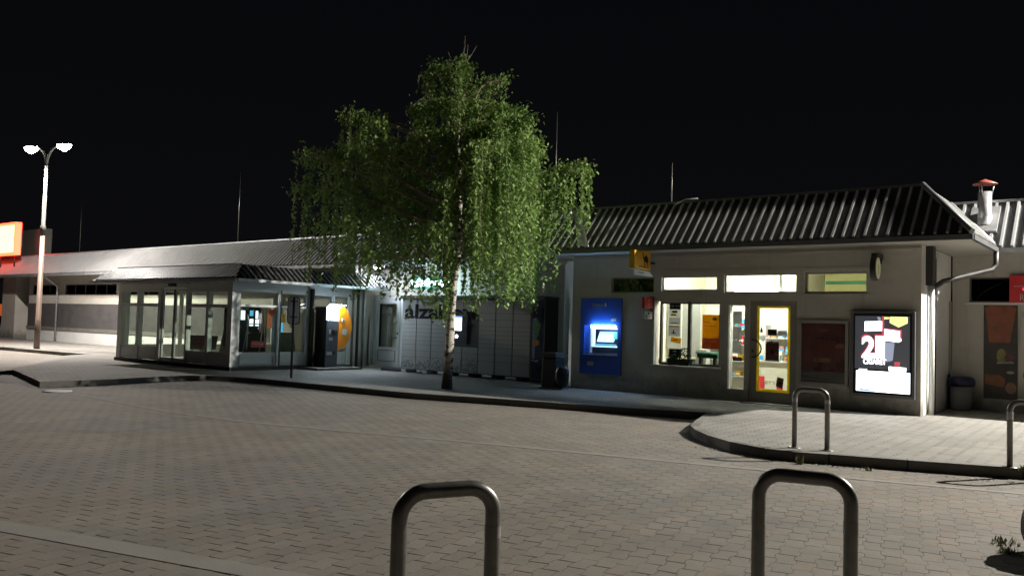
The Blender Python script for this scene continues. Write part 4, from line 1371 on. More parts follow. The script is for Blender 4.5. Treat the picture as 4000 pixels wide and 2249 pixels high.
MB().prism(oval(-4.52, 17.05, 2.91, .18, .24), (.10, 0, 0)).obj('housing', 'black_plastic', t)
MB().prism(oval(-4.419, 17.07, 2.91, .145, .205), (.01, 0, 0)).obj('face', 'ring_face', t)
m = MB().poly(oval(-4.407, 17.07, 2.93, .04, .07)).poly([(-4.407, 17.02, 2.80), (-4.407, 17.12, 2.80), (-4.407, 17.09, 2.88), (-4.407, 17.05, 2.88)])
m.obj('face_mark', 'ink_grey', t)
m = MB().wall(16.98, 17.448, 3.12, 3.2, -4.52, -4.42, [], None, 'y').box(-4.56, -4.44, 17.40, 17.446, 3.02, 3.2)
m.obj('bracket', 'black_plastic', t)
# red box sign left of the shop window
t = thing('projecting_sign', 'small red projecting sign with pale outline mark left of the shop window', 'sign', (-9.45, 17.3, 2.05))
MB().wall(17.02, 17.40, 2.09, 2.35, -9.50, -9.43, [], None, 'y').obj('panel', 'red_sign', t)
m = MB().wall(17.16, 17.27, 2.17, 2.29, -9.4295, -9.427, [(17.185, 17.245, 2.195, 2.265)], None, 'y')
m.wall(17.19, 17.24, 2.29, 2.31, -9.4295, -9.427, [], None, 'y')
m.wall(17.14, 17.30, 2.12, 2.135, -9.4295, -9.427, [], None, 'y')
m.obj('mark', 'pastel_pink', t)
MB().box(-9.51, -9.42, 17.402, 17.447, 2.06, 2.37).obj('bracket', 'dark_metal', t)
t = thing('projecting_sign', 'small pale projecting sign with coloured picture below the red sign', 'sign', (-9.45, 17.3, 1.85))
m = MB().wall(17.02, 17.40, 1.85, 2.03, -9.50, -9.43, [], 'paper_grey', 'y')
m.poly(oval(-9.427, 17.1, 1.91, .06, .05), 'teal_print')
m.poly(oval(-9.4268, 17.25, 1.90, .07, .025), 'red_sign')
m.poly(oval(-9.4265, 17.2, 1.98, .05, .03), 'ad_night')
m.obj('panel', None, t)
MB().box(-9.51, -9.41, 17.402, 17.447, 1.84, 2.05).obj('bracket', 'black_plastic', t)

# planter on the sill
t = thing('planter', 'black window box with small green plants on the shop window sill', 'planter', (-8.68, 17.2, .82))
m = MB().prism([(-8.92, 17.24, .83), (-8.44, 17.24, .83), (-8.38, 17.24, .97), (-8.98, 17.24, .97)], (0, .15, 0))
m.obj('trough', 'planter_black', t)
m = MB()
rr = random.Random(3)
for i in range(260):
    x = rr.uniform(-8.93, -8.42)
    hmax = .10 + (.16 if -8.70 < x < -8.50 else .0)
    z = .96 + rr.uniform(0, hmax)
    y = 17.31 + rr.uniform(-.09, .09)
    s_ = rr.uniform(.012, .03)
    a = rr.uniform(0, PI)
    dx, dy = math.cos(a) * s_, math.sin(a) * s_
    m.poly([(x - dx, y - dy, z), (x, y, z - s_ * .6), (x + dx, y + dy, z + s_ * .5), (x, y, z + s_)])
m.obj('foliage', 'plant_dark', t)
m = MB().tube([(-8.40, 17.68, 1.08), (-7.92, 17.68, 1.08)], .075, 14, 'roll_green')
m.box(-8.36, -8.30, 17.62, 17.74, .822, 1.02, 'dark_metal').box(-8.02, -7.96, 17.62, 17.74, .822, 1.02, 'dark_metal')
flat('fabric_roll', 'green rolled mat lying behind the right pane of the shop window', 'roll', m, (-8.2, 17.68, .822))

# poster case
t = thing('poster_case', 'framed maroon poster case with two blank panels between door and lit screen', 'poster case', (-5.55, KY, .58))
MB().frame(-6.05, -5.05, .58, 1.90, KY - .06, KY - .003, .06).obj('frame', 'case_frame', t)
m = MB().box(-5.988, -5.112, KY - .025, KY - .006, .86, 1.838, 'poster_maroon')
m.box(-5.80, -5.32, KY - .03, KY - .0255, 1.24, 1.50, 'brown_sign')
m.box(-5.75, -5.40, KY - .03, KY - .0255, 1.05, 1.14, 'poster_tan')
rq = random.Random(12)
for i in range(14):
    cx_, cz_ = rq.uniform(-5.9, -5.2), rq.uniform(.92, 1.78)
    rx_, rz_ = rq.uniform(.03, .10), rq.uniform(.02, .07)
    m.poly([(cx_ + rx_ * math.cos(2 * PI * k / 14), KY - .0255 - .0002 * i, cz_ + rz_ * math.sin(2 * PI * k / 14)) for k in range(14)], rq.choice(['poster_tan', 'brown_sign', 'brown_sign', 'poster_maroon']))
m.box(-5.65, -5.45, KY - .031, KY - .0295, 1.70, 1.72, 'poster_tan')
m.box(-5.62, -5.48, KY - .031, KY - .0295, 1.665, 1.68, 'poster_tan')
m.obj('poster', None, t)
m = MB()
m.box(-5.985, -5.115, KY - .03, KY - .006, .755, .84, 'alu_dark').box(-5.985, -5.115, KY - .03, KY - .006, .65, .74, 'alu_dark')
m.obj('lower_panel', None, t)

# lit advertising screen
t = thing('advert_screen', 'lit advertising screen with red and white price figures at the building corner', 'advert screen', (-4.4, KY, .43))
SY = KY - .12
MB().box(-4.99, -3.81, SY, KY - .003, .43, 2.10).obj('case', 'screen_frame', t, bevel=.01)
MB().box(-4.93, -3.86, SY - .006, SY - .002, .49, 2.05).obj('black_face', 'ink_black', t)
q = SY - .0065


def pf(pts, mat, name, dy=0.0):
    MB().prism([(x, q - dy, z) for x, z in pts], (0, -.0015, 0)).obj(name, mat, t)


pf([(-4.90, .97), (-3.90, .97), (-3.90, 2.0), (-4.90, 2.0)], 'screen_dim', 'backdrop')
pf([(-4.72, 1.70), (-4.38, 1.72), (-4.385, 1.90), (-4.72, 1.89)], 'screen_white', 'white_box', .002)
pf([(-4.40, 1.62), (-4.362, 1.62), (-4.362, 2.0), (-4.40, 2.0)], 'screen_red', 'red_bar', .004)
pf([(-4.36, 1.94), (-4.27, 1.95), (-4.27, 1.98), (-4.36, 1.985)], 'screen_yellow', 'yellow_mark', .002)
pf([(-4.26, 1.875), (-4.10, 1.79), (-3.94, 1.87), (-3.94, 1.99), (-4.26, 1.99)], 'screen_yellow', 'yellow_tag', .002)
pf([(-4.36, 1.735), (-4.04, 1.70), (-4.04, 1.745), (-4.36, 1.77)], 'screen_red', 'red_edge', .002)
pf([(-4.355, 1.53), (-4.10, 1.505), (-4.05, 1.53), (-4.065, 1.715), (-4.355, 1.75)], 'screen_white', 'white_box', .004)
pf([(-4.075, 1.58), (-4.04, 1.57), (-4.04, 1.71), (-4.075, 1.715)], 'screen_red', 'red_edge', .006)
pf([(-4.33, 1.12), (-4.20, 1.15), (-4.17, 1.49), (-4.33, 1.50)], 'screen_packs', 'pack_picture', .002)
pf([(-4.15, 1.20), (-4.0, 1.20), (-4.0, 1.46), (-4.15, 1.48)], 'screen_dim', 'pack_picture', .002)
pf([(-4.17, 1.05), (-4.07, 1.05), (-4.07, 1.13), (-4.17, 1.13)], 'screen_red', 'red_square', .002)
pf([(-4.27, .955), (-3.96, .945), (-3.96, 1.025), (-4.27, 1.035)], 'screen_white', 'white_strip', .002)
pf([(-4.87, .54), (-3.89, .53), (-3.89, .93), (-4.87, .935)], 'screen_white', 'text_field', .002)
pf([(-4.82, .94), (-4.67, .94), (-4.67, .965), (-4.82, .965)], 'screen_white', 'text_tab', .002)
pf([(-4.80, .545), (-4.5, .54), (-4.56, .565), (-4.80, .585)], 'screen_blue', 'blue_wave', .004)
pf([(-4.47, 1.92), (-4.43, 1.89), (-4.42, 1.96), (-4.45, 1.985), (-4.49, 1.985)], 'screen_packs', 'white_mark', .002)
for ch, fx, fw_ in (('2', -4.775, .245), ('1', -4.52, .17)):
    text_mesh(ch, fx - .012, 1.19, fw_, .46, 'f', q - .006, 'screen_red', 'figure_shadow', t, .002, bold=.045)
    text_mesh(ch, fx + .006, 1.185, fw_, .425, 'f', q - .009, 'screen_white', 'figure', t, .002, bold=.035)
text_mesh('CIGARET', -4.74, 1.065, .42, .105, 'f', q - .004, 'screen_white', 'lettering', t, .002, bold=.02)

# ------------------------------------------------------------------ litter bins
t = thing('litter_bin', 'dark litter bin with square lid and black bag by the angled white wall', 'litter bin', (-11.75, 16.8, .12))
MB().box(-11.98, -11.58, 16.62, 17.0, .12, .86).obj('body', 'black_plastic', t, bevel=.02)
m = MB().box(-12.02, -11.54, 16.56, 17.04, .875, .99)
m.obj('lid', 'dark_metal', t, bevel=.01)
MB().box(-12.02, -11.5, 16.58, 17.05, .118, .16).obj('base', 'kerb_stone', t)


def bag(name, label, c, rx_, ry_, rz_, seed):
    m = MB()
    r0 = random.Random(seed)
    N, M_ = 18, 12
    ph = [r0.uniform(0, 6.28) for _ in range(6)]
    b = 0
    rows = []
    for j in range(M_ + 1):
        th = PI * j / M_
        row = []
        for i in range(N):
            a = 2 * PI * i / N
            k_ = 1 + .10 * math.sin(3 * a + ph[0] + 2 * th) + .07 * math.sin(7 * a + ph[1] - 3 * th) + .05 * math.sin(11 * a + ph[2])
            sr = math.sin(th) ** .7
            zz = max(-.98, math.cos(th))
            row.append((c[0] + rx_ * sr * k_ * math.cos(a), c[1] + ry_ * sr * k_ * math.sin(a), c[2] + rz_ * (zz + .98)))
        rows.append(row)
    m.v = [p for row in rows for p in row]
    for j in range(M_):
        for i in range(N):
            i2 = (i + 1) % N
            m.f.append((j * N + i, (j + 1) * N + i, (j + 1) * N + i2, j * N + i2))
            m.mi.append(0)
            m.sm.append(True)
    return tag(m.obj(name, 'black_bag', None, c), label, 'rubbish bag')


bag('rubbish_bag', 'black rubbish bag leaning on the dark litter bin', (-11.44, 16.72, .16), .17, .16, .27, 2)
t = thing('litter_bin', 'grey concrete litter bin with dark blue lid by the posters at right', 'litter bin', (-3.46, 19.75, .12))
m = MB().lathe((-3.47, 19.85, .12), [(.0, 0), (.17, 0), (.20, .02), (.205, .5), (.0, .5)], 18)
m.obj('drum', 'bin_grey', t)
m = MB().lathe((-3.45, 19.82, .62), [(.0, 0), (.25, 0), (.265, .06), (.25, .15), (.20, .20), (.0, .21)], 18)
m.obj('lid', 'bin_blue', t)
MB().tube([(-3.70, 19.95, .12), (-3.70, 19.95, .84)], .03, 8).obj('post', 'dark_metal', t)

# ------------------------------------------------------------------ building at the right
GB = thing('side_building', 'grey shop wall set back at the right edge with ribbed roof', 'building', (-2, 20.2, .12))
MB().wall(-3.70, 1.0, .0, 3.5, 20.2, 20.45, [(-3.38, -2.0, 2.39, 2.92)]).obj('wall', 'render_grey', GB)
f = MB().frame(-3.38, -2.0, 2.39, 2.92, 20.24, 20.32, .03).obj('window', 'alu_dark', GB)
MB().box(-3.35, -2.03, 20.28, 20.285, 2.42, 2.89).obj('pane', 'dark_glass', f)
MB().box(-3.36, -2.02, 20.46, 20.48, 2.3, 3.0).obj('inner_wall', 'dark_band', GB)
MB().box(-3.45, -1.5, 20.14, 20.198, 2.345, 2.385).obj('sill', 'render_white', GB)
mansard(-3.80, 1.0, 19.4, 3.46, 20.45, 4.52, False, False, .2025, 25, .05, .05, 'roof_grey', 'roof_zinc_rib', 1.04).obj('roof', None, GB)
MB().tube([(-2.79, 19.30, 3.52), (-3.79, 20.42, 4.56)], .045, 6).obj('valley_flashing', 'zinc', GB)
MB().box(-2.76, 1.0, 19.42, 20.46, 3.40, 3.44).obj('soffit', 'soffit', GB)
MB().box(-2.68, 1.0, 19.33, 19.395, 3.36, 3.45).obj('gutter', 'zinc', GB)
MB().box(-3.75, 1.0, 20.40, 20.56, 4.525, 4.58).obj('ridge_cap', 'zinc', GB)
MB().wall(20.46, 25, .0, 4.5, .9, 1.0, [], None, 'y').obj('end_wall', 'render_grey', GB)

t = thing('poster', 'tall dark food poster with rust coloured cup on the set-back wall at right', 'poster', (-2.79, 20.19, .38))
py_ = 20.185
m = MB().box(-3.10, -2.48, py_, 20.198, .38, 2.33, 'food_dark')
m.poly([(-3.075, py_ - .002, 2.28), (-3.0, py_ - .002, 1.55), (-2.62, py_ - .002, 1.55), (-2.50, py_ - .002, 2.28), (-2.6, py_ - .002, 2.32), (-2.98, py_ - .002, 2.32)], 'cup_rust')
m.poly([(-2.77 + .09 * math.cos(2 * PI * i / 18), py_ - .002, 1.28 + .15 * math.sin(2 * PI * i / 18)) for i in range(18)], 'food_yellow')
m.poly([(-2.86, py_ - .003, 1.11), (-2.54, py_ - .003, 1.13), (-2.56, py_ - .003, 1.17), (-2.85, py_ - .003, 1.16)], 'paper_grey')
m.poly([(-2.62 + .10 * math.cos(2 * PI * i / 18), py_ - .002, 1.25 + .06 * math.sin(2 * PI * i / 18)) for i in range(18)], 'poster_maroon')
m.poly([(-2.61 + .07 * math.cos(2 * PI * i / 18), py_ - .002, .94 + .03 * math.sin(2 * PI * i / 18)) for i in range(18)], 'paper_grey')
m.poly([(-3.08, py_ - .002, .69), (-2.72, py_ - .002, .62), (-2.70, py_ - .002, .80), (-2.80, py_ - .002, .88), (-3.08, py_ - .002, .89)], 'food_orange')
m.poly([(-2.60 + .10 * math.cos(2 * PI * i / 18), py_ - .002, .62 + .12 * math.sin(2 * PI * i / 18)) for i in range(18)], 'poster_tan')
m.obj('print', None, t)
t = thing('poster', 'pale poster with coloured specks cut by the right edge of the picture', 'poster', (-2.2, 20.19, .38))
m = MB().box(-2.44, -1.8, py_, 20.198, .38, 2.33, 'render_grey')
m.box(-2.40, -2.37, py_ - .003, py_ - .001, 2.08, 2.2, 'ink_grey').box(-2.36, -2.28, py_ - .003, py_ - .001, 1.3, 1.42, 'teal_print').box(-2.38, -2.3, py_ - .003, py_ - .001, .85, .95, 'ad_night')
m.obj('print', None, t)
t = thing('shop_sign', 'dark red sign panel over the window at the right edge of the picture', 'sign', (-2.3, 20.1, 2.38))
MB().box(-2.62, -1.7, 20.10, 20.17, 2.39, 2.95).obj('panel', 'red_sign', t)
MB().box(-2.54, -2.36, 20.095, 20.099, 2.715, 2.725).obj('line', 'paper_grey', t)
text_mesh('R', -2.43, 2.42, .08, .14, 'f', 20.099, 'paper_grey', 'lettering', t)
m = MB().prism([(-2.36 + .03 * math.cos(2 * PI * i / 12), 20.09, 2.66 + .03 * math.sin(2 * PI * i / 12)) for i in range(12)], (0, .008, 0))
m.obj('red_light', 'indicator_red', t)

# chimney
t = thing('chimney', 'shiny metal flue with conical red cap on the right roof', 'chimney', (-3.06, 20.0, 4.0))
cx, cy = -3.06, 20.0
m = MB().lathe((cx, cy, 4.0), [(.20, 0), (.145, .10), (.13, .2), (.13, .70), (.12, .70), (.12, .2)], 22)
m.obj('flue', 'zinc', t)
MB().prism([(-3.34, 19.72, 3.80), (-2.80, 19.72, 3.80), (-2.80, 20.30, 4.385), (-3.34, 20.30, 4.385)], (0, -.045, .045)).obj('base_flashing', 'zinc', t)
m = MB()
for a in (.3, 2.4, 4.5):
    m.tube([(cx + .125 * math.cos(a), cy + .125 * math.sin(a), 4.62), (cx + .17 * math.cos(a), cy + .17 * math.sin(a), 4.87)], .012, 6)
m.obj('strut', 'zinc', t)
MB().lathe((cx, cy, 4.86), [(.235, 0), (.235, .012), (.10, .075), (.0, .115)], 22).obj('cap', 'chimney_red', t)

# lightning rods
for i, (x, y, z0, z1, lab) in enumerate(((-47.1, 21.8, 4.66, 7.95, 'thin lightning rod on the far left roof behind the street lamp'),
                                         (-31.8, 21.4, 4.66, 7.95, 'thin lightning rod on the left roof between lamp and birch'),
                                         (-12.8, 18.15, 4.52, 7.3, 'thin tall lightning rod rising behind the right side of the birch'),
                                         (-9.37, 18.1, 4.52, 5.6, 'short thin lightning rod on the kiosk roof ridge'))):
    m = MB().tube([(x, y, z0), (x, y, z0 + (z1 - z0) * .5), (x, y, z1)], [.016, .013, .006], 6)
    m.box(x - .08, x + .08, y - .08, y + .08, z0 + .002, z0 + .05)
    tag(m.obj('lightning_rod', 'galvanised', None, (x, y, z0)), lab, 'rod', 'lightning rods on the roofs')

# ------------------------------------------------------------------ traffic sign seen from behind
t = thing('traffic_sign', 'back of a rounded traffic sign on a thin post before the porch', 'traffic sign', (-17.6, 13.6, .12))
px, py = -17.62, 13.58
MB().tube([(px, py, .12), (px, py, 2.16)], .028, 10).obj('post', 'dark_metal', t)
rv = Vector((.60, .80, 0)).normalized()
dv = Vector((-rv.y, rv.x, 0))
w2, z0, z1, rr_ = .15, 1.49, 2.17, .09
ol = []
for (cx_, cz_, a0) in ((w2 - rr_, z1 - rr_, 0), (-w2 + rr_, z1 - rr_, PI / 2), (-w2 + rr_, z0 + rr_, PI), (w2 - rr_, z0 + rr_, 1.5 * PI)):
    for k_ in range(7):
        a = a0 + PI / 2 * k_ / 6
        ol.append((cx_ + rr_ * math.cos(a), cz_ + rr_ * math.sin(a)))
base = Vector((px, py, 0)) + dv * .045
MB().prism([tuple(base + rv * u + Vector((0, 0, z))) for u, z in ol], tuple(dv * .006)).obj('plate', 'paper_grey', t)
MB().tube([tuple(base + rv * u + Vector((0, 0, z))) for u, z in ol] + [tuple(base + rv * ol[0][0] + Vector((0, 0, ol[0][1])))], .012, 6).obj('rim', 'dark_metal', t)
m = MB()
for z in (1.65, 2.05):
    A = base - rv * .09 + Vector((0, 0, z))
    m.prism([tuple(A), tuple(A + rv * .18), tuple(A + rv * .18 + Vector((0, 0, .03))), tuple(A + Vector((0, 0, .03)))], tuple(-dv * .05))
m.obj('clamp', 'dark_metal', t)


# ------------------------------------------------------------------ steel hoops
def arc_path(A, B, z0, z1, r=.11, n=8):
    A, B = Vector(A), Vector(B)
    d = (B - A).normalized()
    pts = [A + Vector((0, 0, z0))]
    for i in range(n + 1):
        a = PI / 2 * i / n
        pts.append(A + d * (r - r * math.cos(a)) + Vector((0, 0, z1 - r + r * math.sin(a))))
    for i in range(n + 1):
        a = PI / 2 * i / n
        pts.append(B - d * (r - r * math.sin(a)) + Vector((0, 0, z1 - r + r * math.cos(a))))
    pts.append(B + Vector((0, 0, z0)))
    return pts


def hoop(label, A, B, z0, z1, r, bands, lift=0.0):
    A, B = Vector((*A, 0)), Vector((*B, 0))
    t = thing('steel_hoop', label, 'steel hoop', tuple((A + B) / 2 + Vector((0, 0, z0))), 'steel hoops along the road')
    P = arc_path(A, B, z0, z1)
    if lift:
        L = (B - A).length
        d = (B - A).normalized()
        P = [p + Vector((0, 0, lift * ((p - A).dot(d) / L))) if p.z > z0 + .3 else p for p in P]
    MB().tube([tuple(p) for p in P], r, 20).obj('tube', 'galvanised', t)
    for (side, zb, hb) in bands:
        c = A if side == 0 else B
        MB().tube([tuple(c + Vector((0, 0, zb))), tuple(c + Vector((0, 0, zb + hb)))], r + .0015, 20, None, False).obj('band', 'zinc' if z0 > .1 else 'alu_grey', t)
    for c in (A, B):
        MB().lathe((c.x, c.y, z0), [(r, .0), (.085, .001), (.085, .008), (r, .012)], 16).obj('base_plate', 'galvanised', t)
    return t


hoop('bent galvanised hoop in the foreground, left one nearest the camera', (-2.50, 2.50), (-2.285, 2.845), 0, .902, .0335, [(1, .70, .05)], .012)
hoop('galvanised hoop in the foreground right of centre', (-1.615, 4.115), (-1.20, 4.21), 0, .908, .0335, [(0, .66, .055), (1, .66, .06)])
hoop('galvanised hoop on the pavement in front of the poster case', (-3.885, 11.08), (-3.485, 11.145), .12, .888, .032, [(0, .72, .05), (1, .72, .05)])
hoop('galvanised hoop on the pavement cut by the right edge', (-1.485, 11.46), (-1.10, 11.56), .12, .888, .032, [(0, .68, .09), (1, .72, .05)])

# ------------------------------------------------------------------ small things on the paving
m = MB()
m.lathe((-17.84, 7.97, .004), [(.0, .0), (.27, .0), (.27, .012), (.23, .014), (.0, .014)], 24)
tag(m.obj('drain_cover', 'render_white', None, (-17.84, 7.97, .004)), 'pale round cover set in the paving near the kerb corner', 'drain cover')


def tuft(x, y, z, n, h, sp, label, seed):
    r0 = random.Random(seed)
    m = MB()
    for i in range(n):
        a = r0.uniform(0, 2 * PI)
        rr0 = r0.uniform(0, sp)
        bx, by = x + rr0 * math.cos(a), y + rr0 * math.sin(a)
        hh = h * r0.uniform(.4, 1)
        lx, ly = r0.uniform(-.5, .5) * hh, r0.uniform(-.5, .5) * hh
        w0 = .004 + .004 * r0.random()
        ca, sa = math.cos(a + 1.3) * w0, math.sin(a + 1.3) * w0
        m.poly([(bx - ca, by - sa, z), (bx + ca, by + sa, z), (bx + lx * .5 + ca * .7, by + ly * .5 + sa * .7, z + hh * .6), (bx + lx * .5 - ca * .7, by + ly * .5 - sa * .7, z + hh * .6)])
        m.poly([(bx + lx * .5 - ca * .7, by + ly * .5 - sa * .7, z + hh * .6), (bx + lx * .5 + ca * .7, by + ly * .5 + sa * .7, z + hh * .6), (bx + lx, by + ly, z + hh)])
    return tag(m.obj('weed_tuft', 'weed_green', None, (x, y, z)), label, 'weed', 'weeds along the kerb')


tuft(-3.62, 10.54, 0, 40, .12, .05, 'grass tuft at the kerb foot below the pavement hoop', 1)
tuft(-2.85, 10.66, 0, 20, .06, .06, 'small grass tuft at the kerb foot right of the larger tuft', 2)
tuft(-1.33, 11.3, .12, 26, .08, .06, 'grass tuft beside the hoop at the right edge', 3)
tuft(-3.72, 17.9, .12, 20, .06, .08, 'small weed at the foot of the building corner', 4)
tuft(-1.05, 7.75, 0, 60, .05, .13, 'flat patch of weeds in the paving joints at right', 5)
tuft(-.98, 7.45, 0, 70, .05, .07, 'second flat weed patch nearer the camera at right', 6)
lit = MB()
rr = random.Random(9)
for i in range(150):
    k_ = rr.random()
    x = -5.2 + 4.2 * k_
    y = 10.50 + .10 * abs(x + 3.6) * (1 if x > -3.6 else 4.5 * .12 * abs(x + 3.6)) + rr.gauss(0, .05)
    if x < -3.9:
        y = 10.55 + (-3.9 - x) * .28 + rr.gauss(0, .05)
    else:
        y = 10.5 + (x + 3.9) * .21 + rr.gauss(0, .04)
    s_ = rr.uniform(.008, .022)
    a = rr.uniform(0, PI)
    dx, dy = math.cos(a) * s_, math.sin(a) * s_
    lit.poly([(x - dx, y - dy, .006), (x + dy * .5, y - dx * .5, .008 + s_ * .3), (x + dx, y + dy, .006), (x - dy * .5, y + dx * .5, .012)], rr.choice(['weed_green', 'paper_grey', 'poster_tan']))
o = lit.obj('leaf_litter', None, None)
o['kind'] = 'stuff'
o['label'] = 'dry leaf litter scattered along the foot of the kerb'
o['category'] = 'leaf litter'
bag('rubbish_bag', 'black bag on the paving at the lower right edge', (-.66, 7.55, .0), .25, .26, .21, 5)


# ------------------------------------------------------------------ street lamps
def street_lamp(label, x, y, z, H, dirv, power, col, arm=1.1, heads=2):
    t = thing('street_lamp', label, 'street lamp', (x, y, z))
    MB().tube([(x, y, z), (x, y, z + H * .14), (x, y, z + H * .141), (x, y, z + H * .56)], [.115, .105, .10, .085], 14).obj('pole', 'lamp_pole', t)
    MB().tube([(x, y, z + H * .56), (x, y, z + H * .60), (x, y, z + H * .605), (x, y, z + H * .755), (x, y, z + H * .756), (x, y, z + H * .90)], [.10, .10, .075, .07, .06, .055], 14).obj('upper_pole', 'lamp_paint', t)
    dirv = Vector(dirv).normalized()
    for k_ in range(heads):
        d = dirv if k_ == 0 else -dirv
        top = Vector((x, y, z + H * .895))
        pts = []
        for i in range(9):
            a = PI / 2 * i / 8 * .93
            pts.append(top + d * (arm * .62) * (1 - math.cos(a)) + Vector((0, 0, H * .10 * math.sin(a))))
        MB().tube([tuple(p) for p in pts], [.05 - .002 * i for i in range(9)], 10).obj('arm', 'lamp_paint', t)
        hd = pts[-1]
        side = Vector((-d.y, d.x, 0))
        m = MB()
        L = .62
        sec = [(-.02, .05, .04), (.10, .18, .08), (.30, .225, .12), (.50, .19, .10), (L + .02, .09, .04)]
        N = 12
        b = 0
        for (u, hw, hh) in sec:
            for i in range(N):
                a = PI * i / (N - 1)
                p = hd + d * u + side * (hw * math.cos(a)) + Vector((0, 0, hh * math.sin(a)))
                m.v.append(tuple(p))
        for j in range(len(sec) - 1):
            for i in range(N - 1):
                m.f.append((j * N + i, j * N + i + 1, (j + 1) * N + i + 1, (j + 1) * N + i))
                m.mi.append(0)
                m.sm.append(True)
        ho = m.obj('lamp_head', 'zinc', t)
        m = MB()
        rows = []
        for (u, hw, hh) in [(.04, .08, .03), (.12, .17, .15), (.32, .21, .24), (.50, .18, .17), (.62, .08, .03)]:
            rows.append([tuple(hd + d * u + side * (hw * math.cos(PI * i / 9)) + Vector((0, 0, -.004 - hh * math.sin(PI * i / 9)))) for i in range(10)])
        for j in range(len(rows) - 1):
            for i in range(9):
                m.poly([rows[j][i], rows[j][i + 1], rows[j + 1][i + 1], rows[j + 1][i]], None, True)
        m.obj('lens', 'lamp_lens', ho)
        ld = bpy.data.lights.new('street_light', 'SPOT')
        ld.energy = power
        ld.color = col
        ld.spot_size = math.radians(158)
        ld.spot_blend = .35
        ld.shadow_soft_size = .12
        lo = bpy.data.objects.new('street_light', ld)
        COL.objects.link(lo)
        lo.parent = t
        ta = .35 if heads == 2 else .19
        lo.rotation_euler = Vector((d.x * math.sin(ta), d.y * math.sin(ta), -math.cos(ta))).to_track_quat('-Z', 'Y').to_euler()
        lo.location = hd + d * .32 + Vector((0, 0, -.28)) - Vector((x, y, z))
    return t


street_lamp('double-headed street lamp lit on a tall pale pole at left', -35.97, 15.16, .12, 8.25, (1.0, .28, 0), 6200, (1.0, .93, .86))
street_lamp('tall street lamp beyond the right edge lighting the scene from the side', 5.6, 22.0, .12, 10.2, (-1, 0, 0), 32000, (1.0, .955, .86), 1.1, 1)

# ------------------------------------------------------------------ birch
TX, TY = -13.1, 14.55
er = Vector((.744, .668, 0))
ed = Vector((-.668, .744, 0))
MPX = .00927


def TP(px_, py_, d=0.0):
    """tree coordinates: picture-scale lateral/height units about the trunk foot, plus depth d in metres"""
    s_ = (px_ - 1130) * MPX
    z_ = (803 - py_) * MPX + 1.6
    return Vector((TX, TY, 0)) + er * s_ * (1 + d / 19.6) + ed * d + Vector((0, 0, z_ + (z_ - 1.6) * d / 19.6))


